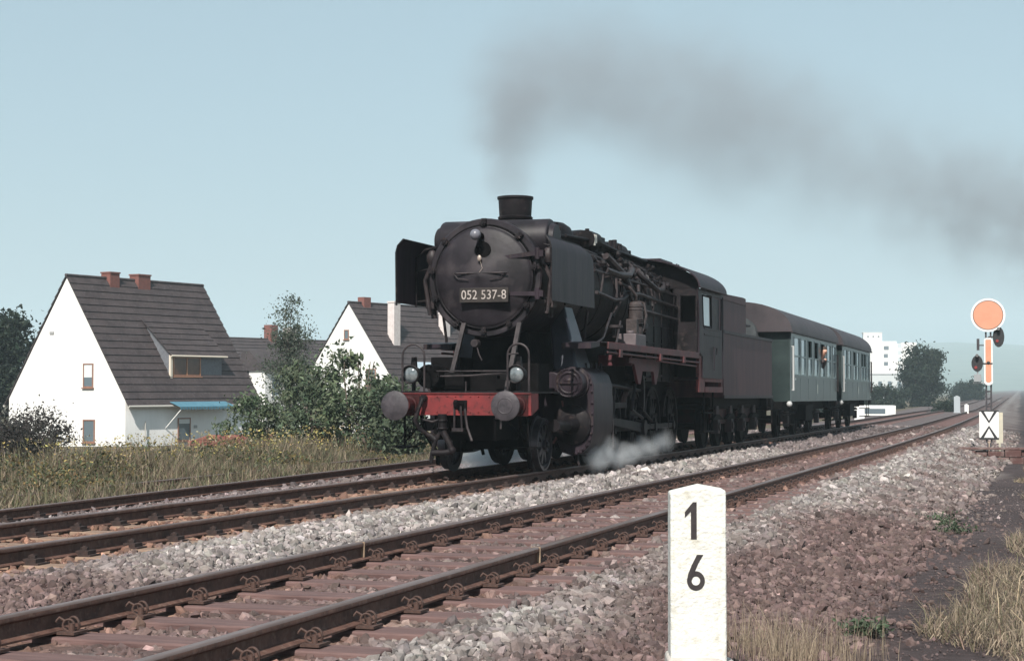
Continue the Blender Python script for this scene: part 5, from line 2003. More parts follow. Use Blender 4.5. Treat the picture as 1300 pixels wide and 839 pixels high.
def small_post(label, x, y, hgt, w, material, name='marker_post'):
    m = MB()
    m.box(-w / 2, w / 2, -.06, .06, -.5, hgt)
    m.prism([(-w / 2, hgt), (w / 2, hgt), (0, hgt + w * .25)], 'y', -.06, .06)
    m.box(-w / 2 - .05, w / 2 + .05, -.1, .1, -.5, .03)
    o = m.build(name, material, None, .01)
    zz = float(ground_z(np.array(x - XN + float(xc(y))), np.array(float(y))))
    o.location = (x, y, zz)
    o.rotation_euler = (0, 0, .2)
    tag(o, label, 'post')


small_post('white trackside cabinet glimpsed under the end of the last coach', -10.75, 97.0, .95, .55, WHITEP, 'trackside_cabinet')
small_post('tall grey lineside board in front of the round hazy tree', -8.6, 152, 1.35, .52, mat('grey lineside board', (.33, .36, .38), rough=.8))
small_post('short white lineside post right of the grey board', -7.4, 144, .72, .32, WHITEP)
small_post('little white lineside post far along the cinder path', -.9, 96, .85, .3, WHITEP)


# low culvert wall near the signal
def culvert():
    m = MB()
    rr = random.Random(9)
    zz = 0
    for row in range(4):
        x = -1.35 + (row % 2) * -.15
        while x < 1.3:
            w = rr.uniform(.28, .5)
            m.box(x, min(x + w - .015, 1.42), rr.uniform(-.06, .06), .45, zz + rr.uniform(0, .03), zz + rr.uniform(.16, .215))
            x += w
        zz += .21
    m.box(-1.05, 1.2, -.03, .45, zz, zz + .07)
    o = m.build('culvert_wall', mat('reddish rubble stone', (.085, .042, .038), (.17, .125, .115), rough=.9, scale=2.2, bump=.5, lo=.45, hi=.6), None, .02)
    o.location = (-1.9, 51.2, float(ground_z(np.array(2.85), np.array(51.2))) - .50)
    o.rotation_euler = (0, 0, .12)
    tag(o, 'low reddish stone culvert wall at the foot of the signal', 'wall')


culvert()


# ------------------------------------------------------------------ kilometre stone
def kmstone():
    K = empty('kilometre_stone', (-1.845, 8.97, -.30), (0, 0, .285), 'white painted kilometre stone with black figures 1 and 6 in the foreground', 'distance marker')
    W_ = mat('chalky white stone paint', (.66, .65, .61), (.55, .54, .50), rough=.85, scale=5, bump=.35, bscale=45, c3=(.46, .44, .38), scale3=22, spec=.2)
    m = MB()
    w, d = .148, .105
    m.add([(-w, -d, -.4), (w, -d, -.4), (w, d, -.4), (-w, d, -.4),
           (-w + .003, -d, .952), (w - .003, -d, .966), (w - .003, d, .966), (-w + .003, d, .952),
           (0.012, -d, .990), (0.012, d, .990)],
          [(0, 3, 2, 1), (0, 1, 5, 8, 4), (1, 2, 6, 5), (2, 3, 7, 9, 6), (3, 0, 4, 7), (4, 8, 9, 7), (8, 5, 6, 9)])
    st = m.build('stone', W_, K, .012, seg=3)
    m = MB()
    m.prism([(-.18, -.3), (.20, -.3), (.21, .05), (.10, .095), (-.16, .10)], 'y', -.15, .16)
    m.build('footing', mat('old concrete footing', (.50, .46, .42), (.36, .32, .29), rough=.9, scale=6, bump=.4), K, .02)
    BK = mat('figure black', (.022, .017, .018), (.035, .028, .028), rough=.7, scale=30)
    y0, y1 = -d - .0035, -d - .0008
    # figure 1
    m = MB()
    cx, t, hh = -.024, .030, .192
    zt = .905
    m.prism([(cx - t / 2, zt - hh), (cx + t / 2, zt - hh), (cx + t / 2, zt), (cx - t * .15, zt), (cx - t * 1.55, zt - .052), (cx - t * 1.55, zt - .080), (cx - t / 2, zt - .048)], 'y', y0, y1)
    m.build('figure', BK, st)
    # figure 6
    m = MB()
    cx, cz, r1, r0 = -.014, .497, .050, .024
    n = 30
    vs = []
    for q in (y0, y1):
        for rr in (r1, r0):
            for k in range(n):
                a = 2 * math.pi * k / n
                vs.append((cx + rr * .93 * math.cos(a), q, cz + rr * math.sin(a)))
    fs = []
    for k in range(n):
        k2 = (k + 1) % n
        fs += [(k, k2, n + k2, n + k), (2 * n + k, 3 * n + k, 3 * n + k2, 2 * n + k2), (k, 2 * n + k, 2 * n + k2, k2), (n + k, n + k2, 3 * n + k2, 3 * n + k)]
    m.add(vs, fs)
    tip = cz + .135
    outer = [(cx - .0455, cz + .005), (cx - .040, cz + .035), (cx - .022, cz + .080), (cx + .006, tip)]
    inner = [(cx + .038, tip), (cx + .013, cz + .092), (cx - .006, cz + .048), (cx - .021, cz + .005)]
    m.prism(outer + inner, 'y', y0 - .0006, y1)
    m.build('figure', BK, st)


kmstone()


# ------------------------------------------------------------------ foliage
def leafmat(name, c1, c2, trans=0.25):
    if name in MATS:
        return MATS[name]
    m = mat(name, c1, c2, rough=.6, scale=.8, attr='Col', spec=.25)
    nt = m.node_tree
    p = nt.nodes['Principled BSDF']
    o = nt.nodes['Material Output']
    tr = nt.nodes.new('ShaderNodeBsdfTranslucent')
    mx = nt.nodes.new('ShaderNodeMixShader')
    mx.inputs['Fac'].default_value = trans
    src = p.inputs['Base Color'].links[0].from_socket
    nt.links.new(src, tr.inputs['Color'])
    nt.links.new(p.outputs['BSDF'], mx.inputs[1])
    nt.links.new(tr.outputs['BSDF'], mx.inputs[2])
    nt.links.new(mx.outputs['Shader'], o.inputs['Surface'])
    return m


def leaves(name, C, size, material, parent, jit=.35, aspect=.55, up=.3, r=None, tint=None):
    """folded leaf faces (two quads each) at points C"""
    r = r or rng
    n = len(C)
    a = r.normal(size=(n, 3))
    a[:, 2] -= .2
    a /= np.linalg.norm(a, axis=1)[:, None]
    b = r.normal(size=(n, 3))
    b[:, 2] += up
    b -= a * (a * b).sum(1)[:, None]
    b /= np.linalg.norm(b, axis=1)[:, None]
    c = np.cross(a, b)
    s = (size * np.clip(r.lognormal(0, jit, n), .4, 2.2))[:, None]
    L, Wd = a * s, b * s * aspect
    fold = c * s * .18
    V = np.stack([C - L * .5, C + Wd * .5 + fold, C + L * .5, C - Wd * .5 + fold], 1).reshape(-1, 3)
    i = np.arange(n)[:, None] * 4
    F = np.concatenate([i + np.array([[0, 1, 2]]), i + np.array([[0, 2, 3]])], 0)
    t = np.clip(r.lognormal(0, .22, n), .55, 1.8)[:, None] * np.ones(3)
    if tint is not None:
        t = t * tint
    t = t * (1 + r.normal(0, .05, (n, 3)))
    return npmesh(name, V, F, material, np.repeat(t, 4, 0), parent)


BARK = mat('bark', (.07, .055, .045), (.13, .10, .085), rough=.9, scale=8, bump=.5)


def tree(name, label, cat, loc, height, rx, rz, cz, nclump, nleaf, size, lm, trunk_r=.15, cl=.45, shape='ball', stems=1, seed=1,
         group=None, bark=None, flat=1.0, low=.15, rot=0):
    r = np.random.default_rng(seed)
    T = empty(name, loc, (0, 0, rot), label, cat, group)
    # clump centres through the crown's volume, more of them near the outside
    pts = []
    while len(pts) < nclump:
        p = r.uniform(-1, 1, 3)
        d = np.linalg.norm(p)
        if d > 1 or d < .25 and r.random() < .7:
            continue
        if shape == 'ball':
            q = np.array([p[0] * rx, p[1] * rx * flat, cz + p[2] * rz])
        elif shape == 'spire':
            f = 1 - .62 * (p[2] * .5 + .5)
            q = np.array([p[0] * rx * f, p[1] * rx * f, cz + p[2] * rz])
        else:
            f = .55 + .45 * abs(p[2])
            q = np.array([p[0] * rx * f, p[1] * rx * f * flat, cz + p[2] * rz])
        if q[2] < height * low * .3:
            continue
        pts.append(q)
    pts = np.array(pts)
    m = MB()
    rr = random.Random(seed)
    for s in range(stems):
        bx_ = (rr.uniform(-.3, .3) * rx if stems > 1 else 0)
        top = Vector((bx_ * 1.8 + rr.uniform(-.1, .1) * rx, rr.uniform(-.15, .15) * rx, cz + rz * .55))
        base = Vector((bx_ * .4, 0, -.3))
        path = [base.lerp(top, t) + Vector((rr.uniform(-.05, .05), rr.uniform(-.05, .05), 0)) * height * .15 * t for t in np.linspace(0, 1, 7)]
        m.tube(path, [trunk_r * (1 - .85 * t) + .006 for t in np.linspace(0, 1, 7)], 8)
        for k, q in enumerate(pts):
            if k % stems != s or k > 60 * stems:
                continue
            q = Vector(q)
            t = min(.95, max(.12, (q.z - .2 * height) / (cz + rz * .6)))
            st = base.lerp(top, t * .85)
            mid = st.lerp(q, .5) + Vector((0, 0, .06 * height))
            m.tube([st, mid, q], [trunk_r * .30 * (1 - t * .6), trunk_r * .18, .006], 5)
    m.build('trunk', bark or BARK, T)
    w = r.uniform(.4, 1.6, nclump)
    w /= w.sum()
    idx = r.choice(nclump, nleaf, p=w)
    C = pts[idx] + r.normal(size=(nleaf, 3)) * cl * r.uniform(.6, 1.3, (nclump, 1))[idx] * np.array([1, 1, .75])
    C = C[C[:, 2] > .02]
    ct = r.uniform(.75, 1.3, nclump)
    k = np.argmin(((C[:, None, :] - pts[None, :60]) ** 2).sum(2), 1) if nclump <= 60 else None
    tint = ct[idx][:len(C), None] if len(C) == nleaf else None
    leaves('crown', C, size, lm, T, r=r, tint=tint)
    return T


LG1 = leafmat('dark green leaves', (.047, .070, .042), (.092, .112, .070))
LG2 = leafmat('mid green leaves', (.064, .092, .052), (.128, .150, .090))
LGW = leafmat('grey green willow leaves', (.062, .078, .058), (.100, .118, .090), .35)
LPU = leafmat('purple brown leaves', (.030, .024, .024), (.046, .044, .036))
LFAR = leafmat('far tree leaves', (.011, .021, .014), (.024, .036, .022))


def gnd(x, y):
    return float(ground_z(np.array(x - XN + float(xc(y))), np.array(float(y))))


tree('birch_tree', 'slender wispy birch with thin grey green foliage between the two white houses', 'tree', (-25.7, 54.8, gnd(-25.7, 54.8)), 5.4, 1.15, 2.6, 3.0, 54, 9000, .075, LGW, .07, .26, 'spire', 1, 3,
     bark=mat('birch bark', (.30, .28, .25), (.12, .10, .09), rough=.8, scale=6))
tree('elder_bush', 'dark green elder bush with loose upright shoots, nearest the locomotive', 'bush', (-17.6, 41.8, gnd(-17.6, 41.8)), 4.0, 1.15, 1.75, 1.75, 30, 3000, .14, LG2, .04, .20, 'ball', 5, 4)
tree('elder_bush', 'dense elder bush beneath the white gable, in the middle of the bushes', 'bush', (-19.6, 43.5, gnd(-19.6, 43.5)), 3.2, 1.1, 1.45, 1.5, 30, 3300, .13, LG1, .04, .21, 'ball', 4, 5)
tree('elder_bush', 'low elder bush in front of the end wall of the house with the awning', 'bush', (-21.8, 44.5, gnd(-21.8, 44.5)), 2.4, 1.0, .95, 1.1, 26, 2400, .12, LG2, .04, .20, 'ball', 4, 6)
tree('elder_bush', 'low dark elder bush hidden partly by the left buffer', 'bush', (-15.9, 40.2, gnd(-15.9, 40.2)), 2.0, .85, .8, 1.2, 30, 3000, .13, LG1, .04, .2, 'ball', 4, 16)
tree('elder_bush', 'thin leaning bush with pale stems behind the low elder bush', 'bush', (-22.9, 50.5, gnd(-22.9, 50.5)), 3.0, .9, 1.2, 1.7, 26, 2000, .12, LG2, .05, .24, 'ball', 4, 17, bark=mat('birch bark', (.30, .28, .25)))
tree('purple_bush', 'purple brown bush at the left edge in front of the white house', 'bush', (-30.6, 42.5, gnd(-30.6, 42.5)), 2.2, 2.5, .85, .9, 110, 26000, .095, LPU, .05, .28, 'ball', 5, 7)
tree('purple_bush', 'twiggy reddish brown shrub against the foot of the white gable', 'bush', (-31.8, 48.5, gnd(-31.8, 48.5)), 2.2, 1.2, .7, 1.1, 40, 5200, .085, LPU, .04, .24, 'ball', 4, 8)
tree('dark_tree', 'dark broad tree rising behind the left gable edge of the house', 'tree', (-65.5, 95.2, -2.0), 9, 2.7, 3.3, 4.8, 80, 11000, .30, LFAR, .22, .55, 'ball', 1, 9)
tree('dark_tree', 'dark tree cut off by the left edge of the picture', 'tree', (-67.5, 90.0, -2.0), 9, 2.6, 3.4, 5.0, 80, 11000, .30, LFAR, .22, .55, 'ball', 1, 10)
tree('broad_tree', 'big full green tree right of the apartment tower', 'tree', (-17.7, 236, -2.6), 9.5, 2.75, 4.1, 5.3, 44, 15000, .34, LFAR, .28, .60, 'ball', 1, 11)
tree('round_bush', 'wide round bush left of the big tree below the tower', 'bush', (-21.3, 212, -2.6), 4, 3.3, 1.9, 1.9, 80, 9000, .28, LFAR, .1, .45, 'ball', 4, 12)
tree('round_bush', 'small bush right behind the end of the last coach', 'bush', (-25.8, 200, -2.6), 4, 1.4, 1.6, 1.9, 40, 4000, .28, LFAR, .1, .45, 'ball', 4, 13)
tree('round_tree', 'round hazy tree in the valley left of the signal mast', 'tree', (-16.7, 331, -3.2), 6, 2.9, 2.6, 3.4, 90, 9000, .34, LFAR, .2, .55, 'ball', 1, 14)
tree('round_bush', 'dark low shrub beside the grey lineside board', 'bush', (-10.2, 160, -1.6), 2, .9, .8, .9, 30, 2600, .18, LFAR, .05, .26, 'ball', 4, 15)
tree('green_weed', 'leafy green plant at the right end of the culvert wall', 'plant', (-.35, 50.2, gnd(-.35, 50.2)), 1, .45, .35, .35, 20, 1500, .09, LG2, .02, .12, 'ball', 3, 18)


# trees along the far valley floor, one by one
for k, (x, y, hh, rx, lab) in enumerate(((-5, 560, 6, 5, 'hazy tree clump far off just right of the signal mast'),
                                           (14, 620, 7, 7, 'hazy tree clump far off at the right edge'),
                                           (-42, 520, 6, 5, 'hazy trees in front of the low hall'))):
    tree('hazy_tree', lab, 'tree', (x, y, -3.4), hh, rx, hh * .45, hh * .5, 60, 4500, .7, LFAR, .2, 1.0, 'ball', 1, 30 + k)


# ------------------------------------------------------------------ weeds and grasses
def blades(name, X, Y, Zb, hgt, wid, col, material, lean=.25, r=None, seg=2):
    r = r or rng
    n = len(X)
    a = r.uniform(0, 2 * np.pi, n)
    d = np.stack([np.cos(a), np.sin(a), np.zeros(n)], 1)
    la = r.uniform(0, 2 * np.pi, n)
    ln = np.stack([np.cos(la), np.sin(la), np.zeros(n)], 1) * (hgt * r.uniform(0, lean, n))[:, None]
    base = np.stack([X, Y, Zb], 1)
    mid = base + ln * .3 + np.array([0, 0, 1]) * (hgt * .55)[:, None]
    tip = base + ln + np.array([0, 0, 1]) * (hgt * np.sqrt(np.clip(1 - (np.linalg.norm(ln, axis=1) / hgt) ** 2 * .5, .2, 1)))[:, None]
    w = d * (wid * .5)[:, None]
    V = np.stack([base - w, base + w, mid + w * .8, mid - w * .8, tip + w * .15, tip - w * .15], 1).reshape(-1, 3)
    i = np.arange(n)[:, None] * 6
    F = np.concatenate([i + np.array([[0, 1, 2, 3]]), i + np.array([[3, 2, 4, 5]])], 0)
    return npmesh(name, V, F, material, np.repeat(col, 6, 0))


GR = leafmat('grass blade', (.9, .9, .9), (1.1, 1.1, 1.1), .3)
GRN = np.array((.082, .102, .055))
OLV = np.array((.150, .138, .082))
TAN = np.array((.235, .182, .130))
STRAW = np.array((.33, .265, .195))
RBR = np.array((.105, .072, .056))


def left_weeds():
    n = 125000
    y = 14 + 52 * rng.random(n) ** 0.9
    e = -8.27 - np.abs(rng.normal(0, 1, n)) * 3.2 - rng.random(n) * 0.6
    e = np.maximum(e, -24) - 0.05 * np.clip(y - 18, -30, 70)
    tall = np.clip((-e - 8.35 - .05 * np.clip(y - 18, -30, 70)) / 3.2, .40, 1)
    pn = n1(e, y, 2.2, 21)
    hgt = (.35 + .75 * rng.random(n) ** 1.4) * tall * (.55 + .6 * pn) * .92
    x = XN + e - xc(y)
    z = ground_z(e, y) - .03
    nz = n1(e, y, 1.5, 22) + rng.normal(0, .18, n)
    col = mixc(np.tile(GRN, (n, 1)), OLV, nz * 1.6 - .1)
    t = rng.random(n)
    col[t < .36] = TAN * .8
    col[(t > .36) & (t < .43)] = STRAW * .85
    col[t > .86] = RBR
    low = (y < 24) & (e < -11)
    col[low & (t > .2)] = col[low & (t > .2)] * .6 + GRN * .45
    col *= np.clip(rng.lognormal(0, .28, n), .5, 1.9)[:, None]
    o = blades('meadow_grass', x, y, z, hgt, rng.uniform(.006, .020, n) * (1 + y / 60), col, GR, .75)
    tag(o, 'tall mixed weeds and dry grass along the left side of the line', 'weeds', kind='stuff')
    # leafy weeds within the grass
    k = 90000
    y = 15 + 48 * rng.random(k)
    e = -9.0 - np.abs(rng.normal(0, 1, k)) * 3.6 - .05 * np.clip(y - 18, 0, 70)
    pn = n1(e, y, 1.3, 23)
    ok = pn + rng.normal(0, .12, k) > .46
    y, e, pn = y[ok], e[ok], pn[ok]
    z = ground_z(e, y) + rng.random(len(y)) ** .8 * np.clip((-e - 8.35 - .05 * np.clip(y - 18, -30, 70)) / 3.2, .25, 1) * (.45 + .95 * np.clip(pn - .4, 0, 1))
    C = np.stack([XN + e - xc(y), y, z], 1)
    wt = np.array([(1, 1, 1), (1.7, 1.15, .95), (2.4, 1.75, 1.35), (.75, .9, .8), (1.3, .8, .8)])[rng.choice(5, len(C), p=[.42, .2, .16, .14, .08])]
    o = leaves('leafy_weeds', C, .062, leafmat('weed leaves', (.056, .074, .040), (.100, .098, .055), .3), None, tint=wt)
    tag(o, 'broad leaved weeds growing among the dry grass left of the line', 'weeds', kind='stuff')
    # flower heads, pale yellow, in drifts
    k = 3600
    y = 17 + 45 * rng.random(k)
    e = -10.8 - np.abs(rng.normal(0, 1, k)) * 3.0 - .04 * np.clip(y - 18, 0, 70)
    ok = n1(e, y, 2.4, 24) + rng.normal(0, .08, k) > .55
    y, e = y[ok], e[ok]
    z = ground_z(e, y) + .45 + .6 * rng.random(len(y))
    C = np.stack([XN + e - xc(y), y, z], 1)
    C = np.repeat(C, 3, 0) + rng.normal(0, .03, (len(C) * 3, 3))
    tint = np.repeat(rng.choice(3, len(C) // 3, p=[.6, .25, .15]), 3)
    tints = np.array([(1.0, .82, .30), (.95, .78, .55), (.85, .62, .25)])[tint]
    o = leaves('wild_flowers', C, .042, leafmat('flower petals', (.30, .30, .30), (.42, .42, .42), .2), None, tint=tints)
    tag(o, 'pale yellow wild flower heads scattered through the left hand weeds', 'flowers', kind='stuff')


left_weeds()


def right_grass():
    n = 95000
    y = 6.5 + 70 * rng.random(n) ** 1.35
    e = 4.12 + np.abs(rng.normal(0, 1.6, n)) + (n1(y * 0, y, 1.4, 31) - .5) * .9
    pn = n1(e, y, .9, 32)
    ok = (pn > .22) | (e > 5.2)
    y, e, pn = y[ok], e[ok], pn[ok]
    n = len(y)
    hgt = (.06 + .20 * rng.random(n) ** 2.2) * (.45 + .8 * pn)
    t = rng.random(n)
    col = mixc(np.tile(TAN * 1.0, (n, 1)), STRAW * .95, rng.random(n))
    col[t < .22] = OLV
    col[t > .82] = RBR * 1.4
    col *= np.clip(rng.lognormal(0, .25, n), .5, 1.8)[:, None]
    o = blades('dry_grass', XN + e - xc(y), y, ground_z(e, y) - .01, hgt, rng.uniform(.003, .007, n) * (1 + y / 30), col, GR, 2.2)
    tag(o, 'flattened dry tan grass along the right side of the cinder path', 'grass', kind='stuff')
    # tuft beside the kilometre stone
    n = 1100
    a = rng.normal(0, 1, (n, 2)) * np.array([.20, .28])
    cx = np.where(rng.random(n) < .65, 3.0, 3.28)
    e, y = cx + a[:, 0], np.where(cx < 3.1, 10.6, 10.9) + a[:, 1]
    hgt = rng.uniform(.08, .34, n)
    col = mixc(np.tile(TAN * 1.1, (n, 1)), STRAW * 1.05, rng.random(n)) * np.clip(rng.lognormal(0, .2, n), .6, 1.6)[:, None]
    col[rng.random(n) < .15] = RBR * 1.6
    o = blades('dry_grass_tuft', XN + e, y, ground_z(e, y) - .01, hgt, rng.uniform(.002, .0045, n), col, GR, .5)
    tag(o, 'tuft of dry straw grass at the right foot of the kilometre stone', 'grass', kind='stuff')
    # single long bent stalks at the right
    m = MB()
    for k in range(26):
        e, y = random.uniform(4.3, 5.2), random.uniform(9.5, 17)
        x, z = XN + e, float(ground_z(np.array(e), np.array(y)))
        dx, dy = random.uniform(-.4, .5), random.uniform(-.4, .4)
        hh = random.uniform(.15, .55)
        m.tube([(x, y, z), (x + dx * .4, y + dy * .4, z + hh * .75), (x + dx, y + dy, z + hh)], [.004, .003, .0015], 4)
    o = m.build('dead_stalks', mat('dead stalk straw', (.36, .27, .17), (.46, .36, .25), rough=.8, scale=4), None)
    tag(o, 'long bent dead stalks in the dry grass at the right edge', 'grass', kind='stuff')


right_grass()

for k, (e, y, r_, lab) in enumerate(((3.45, 12.1, .07, 'small green weed on the cinder path near the kilometre stone'),
                                       (3.50, 21.5, .15, 'spreading green weed at the edge of the ballast farther along the cinder path'),
                                       (3.25, 23.0, .20, 'grey green weed patch on the brown ballast shoulder'))):
    tree('weed_plant', lab, 'weed', (XN + e, y, float(ground_z(np.array(e), np.array(y)))), .3, r_ * 1.5, .05, .05, 16, 300, .040, LG1, .006, .06, 'ball', 3, 50 + k)

# low orange red object by the house
m = MB()
m.box(-1.9, 1.9, -.4, .4, .55, .75)
for x in (-1.7, 1.7):
    m.box(x - .05, x + .05, -.35, .35, -.2, .55)
m.prism([(-1.8, .75), (1.8, .75), (1.2, .95), (-1.2, .95)], 'y', -.38, .38)
o = m.build('garden_bench_cover', mat('orange red tarpaulin', (.20, .065, .05), (.15, .05, .04), rough=.7, scale=3), None, .03)
o.location = (-27.8, 55.5, gnd(-27.8, 55.5) - .10)
o.rotation_euler = (0, 0, YAW)
tag(o, 'orange red cover over a low garden trestle before the white house', 'garden trestle')


# ------------------------------------------------------------------ smoke, steam, haze
def volume_blobs(name, label, cat, blobs, density, color, nscale, lo, hi, aniso=.2, amp=2.4, emis=None, step=1.0, box=None, nd=4.0):
    """one closed box with a volume whose density is noise inside a chain of soft ellipsoids (world sized)"""
    P = np.array([b[0] for b in blobs])
    Rr = np.array([b[1] if isinstance(b[1], (tuple, list)) else (b[1],) * 3 for b in blobs])
    mn, mx = (P - Rr).min(0), (P + Rr).max(0)
    c = (mn + mx) / 2
    me = MB().box(*[v for k in range(3) for v in (mn[k] - c[k], mx[k] - c[k])])
    m = bpy.data.materials.new(name)
    m.use_nodes = True
    nt = m.node_tree
    nt.nodes.clear()
    out_ = nt.nodes.new('ShaderNodeOutputMaterial')
    pv = nt.nodes.new('ShaderNodeVolumePrincipled')
    pv.inputs['Color'].default_value = (*color, 1)
    pv.inputs['Anisotropy'].default_value = aniso
    tc = nt.nodes.new('ShaderNodeTexCoord')
    wob = nt.nodes.new('ShaderNodeTexNoise')
    wob.inputs['Scale'].default_value = nscale * .55
    wob.inputs['Detail'].default_value = 2
    nt.links.new(tc.outputs['Object'], wob.inputs['Vector'])
    va = nt.nodes.new('ShaderNodeVectorMath')
    va.operation = 'SUBTRACT'
    va.inputs[1].default_value = (.5, .5, .5)
    nt.links.new(wob.outputs['Color'], va.inputs[0])
    vs_ = nt.nodes.new('ShaderNodeVectorMath')
    vs_.operation = 'MULTIPLY_ADD'
    wamp = .9 / nscale
    vs_.inputs[1].default_value = (wamp, wamp, wamp)
    nt.links.new(va.outputs[0], vs_.inputs[0])
    nt.links.new(tc.outputs['Object'], vs_.inputs[2])
    acc = None
    for (p, r, w) in blobs:
        r = r if isinstance(r, (tuple, list)) else (r,) * 3
        mp = nt.nodes.new('ShaderNodeMapping')
        mp.vector_type = 'POINT'
        mp.inputs['Scale'].default_value = [1 / q for q in r]
        mp.inputs['Location'].default_value = [-(p[k] - c[k]) / r[k] for k in range(3)]
        nt.links.new(vs_.outputs[0], mp.inputs['Vector'])
        gr = nt.nodes.new('ShaderNodeTexGradient')
        gr.gradient_type = 'SPHERICAL'
        nt.links.new(mp.outputs['Vector'], gr.inputs['Vector'])
        mu = nt.nodes.new('ShaderNodeMath')
        mu.operation = 'MULTIPLY'
        mu.inputs[1].default_value = w
        nt.links.new(gr.outputs['Fac'], mu.inputs[0])
        if acc is None:
            acc = mu.outputs[0]
            shp = gr.outputs['Fac']
        else:
            mxn = nt.nodes.new('ShaderNodeMath')
            mxn.operation = 'SMOOTH_MAX'
            mxn.inputs[2].default_value = .25
            nt.links.new(shp, mxn.inputs[0])
            nt.links.new(gr.outputs['Fac'], mxn.inputs[1])
            shp = mxn.outputs[0]
            ad = nt.nodes.new('ShaderNodeMath')
            ad.operation = 'ADD'
            nt.links.new(acc, ad.inputs[0])
            nt.links.new(mu.outputs[0], ad.inputs[1])
            acc = ad.outputs[0]
    ns = nt.nodes.new('ShaderNodeTexNoise')
    ns.inputs['Scale'].default_value = nscale
    ns.inputs['Detail'].default_value = nd
    ns.inputs['Roughness'].default_value = .6
    nt.links.new(tc.outputs['Object'], ns.inputs['Vector'])
    mr = nt.nodes.new('ShaderNodeMapRange')
    mr.inputs['From Min'].default_value = lo
    mr.inputs['From Max'].default_value = hi
    nk = nt.nodes.new('ShaderNodeMath')
    nk.operation = 'MULTIPLY_ADD'
    nk.inputs[1].default_value = amp
    nk.inputs[2].default_value = -amp / 2
    nt.links.new(ns.outputs['Fac'], nk.inputs[0])
    sm_ = nt.nodes.new('ShaderNodeMath')
    sm_.operation = 'ADD'
    nt.links.new(shp, sm_.inputs[0])
    nt.links.new(nk.outputs[0], sm_.inputs[1])
    nt.links.new(sm_.outputs[0], mr.inputs['Value'])
    mu = nt.nodes.new('ShaderNodeMath')
    mu.operation = 'MULTIPLY'
    nt.links.new(acc, mu.inputs[0])
    nt.links.new(mr.outputs['Result'], mu.inputs[1])
    m2 = nt.nodes.new('ShaderNodeMath')
    m2.operation = 'MULTIPLY'
    m2.inputs[1].default_value = density
    nt.links.new(mu.outputs[0], m2.inputs[0])
    nt.links.new(m2.outputs[0], pv.inputs['Density'])
    nt.links.new(pv.outputs['Volume'], out_.inputs['Volume'])
    o = me.build(name, m, None)
    o.location = c
    tag(o, label, cat, kind='stuff')
    return o


SM = [((XF, YB + 3.25, 4.62), (.50, .50, .52), 9.0),
      ((XF - .05, YB + 3.3, 5.00), (.78, .78, .75), 5.5),
      ((XF - .15, YB + 3.5, 5.5), (1.15, 1.2, 1.1), 3.2),
      ((XF - .30, YB + 4.2, 6.2), (1.5, 1.8, 1.45), 1.7),
      ((XF - .30, YB + 5.8, 6.85), (1.85, 2.5, 1.9), 1.5),
      ((XF - .1, YB + 8.6, 7.2), (2.05, 3.3, 2.15), 1.2),
      ((XF + .1, YB + 12.3, 7.5), (2.3, 4.3, 2.4), .85),
      ((XF + .3, YB + 17.3, 8.0), (2.8, 5.0, 2.9), .95),
      ((XF + .7, YB + 22.8, 8.4), (3.2, 5.6, 3.3), .78),
      ((XF + 1.4, YB + 29, 8.6), (3.4, 6.2, 3.6), .50),
      ((XF + 2.6, YB + 35, 8.6), (3.6, 6.2, 3.8), .45),
      ((XF + 4.3, YB + 41, 8.5), (3.9, 6.2, 4.0), .70),
      ((XF + 6.5, YB + 46, 8.2), (4.2, 6.2, 4.2), .85),
      ((XF + 9.2, YB + 51, 7.9), (4.4, 6.2, 4.3), .85),
      ((XF + 12.2, YB + 56, 7.6), (4.6, 6.2, 4.4), .75)]
volume_blobs('smoke', 'grey brown coal smoke trailing back from the chimney over the train', 'smoke', SM, .195, (.43, .45, .48), .75, .10, .72, .0, nd=8.0, amp=3.0)
xr = XF + 1.35
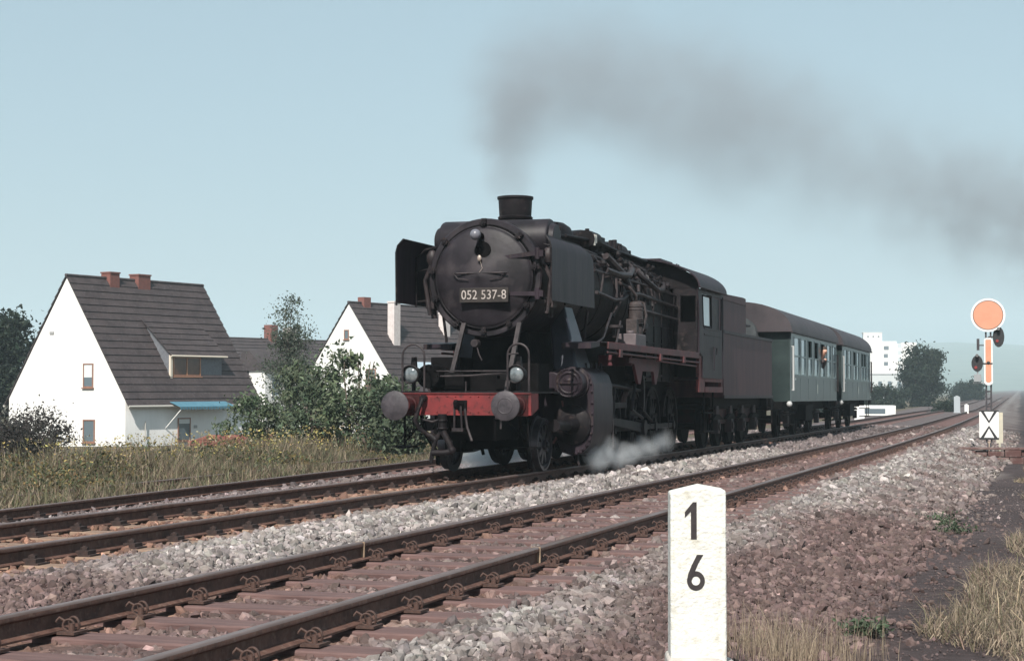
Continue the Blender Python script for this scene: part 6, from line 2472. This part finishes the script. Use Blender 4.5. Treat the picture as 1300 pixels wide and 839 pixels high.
ST = [((xr, YB + 3.45, .06), (.28, .34, .32), 1.2), ((xr + .05, YB + 4.0, .12), (.30, .5, .32), 1.1), ((xr + .08, YB + 4.8, .02), (.32, .7, .26), .9),
      ((xr + .08, YB + 5.8, .04), (.30, .8, .24), .7), ((xr + .05, YB + 7.0, .12), (.28, .9, .28), .6), ((xr, YB + 8.3, .18), (.26, .9, .28), .5)]
volume_blobs('steam', 'white wisp of cylinder steam over the ballast beside the driving wheels', 'steam', ST, 5.0, (.95, .97, .99), 3.0, .04, .95, .3, nd=8, amp=4.2)
xl = XF - 1.9
ST2 = [((xl + .5, YB + 6.0, .0), (.7, 1.2, .5), 1.0), ((xl + .2, YB + 8.0, .05), (.8, 1.6, .55), 1.1), ((xl, YB + 10.5, .1), (.9, 2.0, .6), 1.0), ((xl, YB + 13.5, .1), (.9, 2.2, .6), .8)]
volume_blobs('steam', 'bluish steam cloud drifting on the far side of the locomotive, seen between its wheels', 'steam', ST2, 3.0, (.86, .92, .96), 1.2, .1, .5, .3)

# the air itself
hz = MB().box(-4400, 4400, -60, 4300, -14, 170)
hm = bpy.data.materials.new('summer haze')
hm.use_nodes = True
nt = hm.node_tree
nt.nodes.clear()
o_ = nt.nodes.new('ShaderNodeOutputMaterial')
pv = nt.nodes.new('ShaderNodeVolumePrincipled')
pv.inputs['Color'].default_value = (.74, .90, .98, 1)
pv.inputs['Density'].default_value = .00042
pv.inputs['Anisotropy'].default_value = 0.0
nt.links.new(pv.outputs['Volume'], o_.inputs['Volume'])
ho = hz.build('haze', hm, None)
tag(ho, 'pale blue summer haze in the air over the valley', 'haze', kind='stuff')


# repeats of one kind share a group
GROUPS = {'railway_track': 'railway tracks running side by side', 'white_house': 'white gabled houses left of the line',
          'elder_bush': 'elder bushes between the houses', 'purple_bush': 'purple brown bushes by the left house',
          'dark_tree': 'dark trees at the left edge', 'round_bush': 'round bushes by the far tower', 'hazy_tree': 'hazy trees in the far valley',
          'marker_post': 'lineside marker posts', 'weed_plant': 'green weeds by the cinder path', 'far_building': 'far buildings'}
for o_ in list(bpy.data.objects):
    b_ = o_.name.split('.')[0]
    if o_.parent is None and b_ in GROUPS:
        o_['group'] = GROUPS[b_]
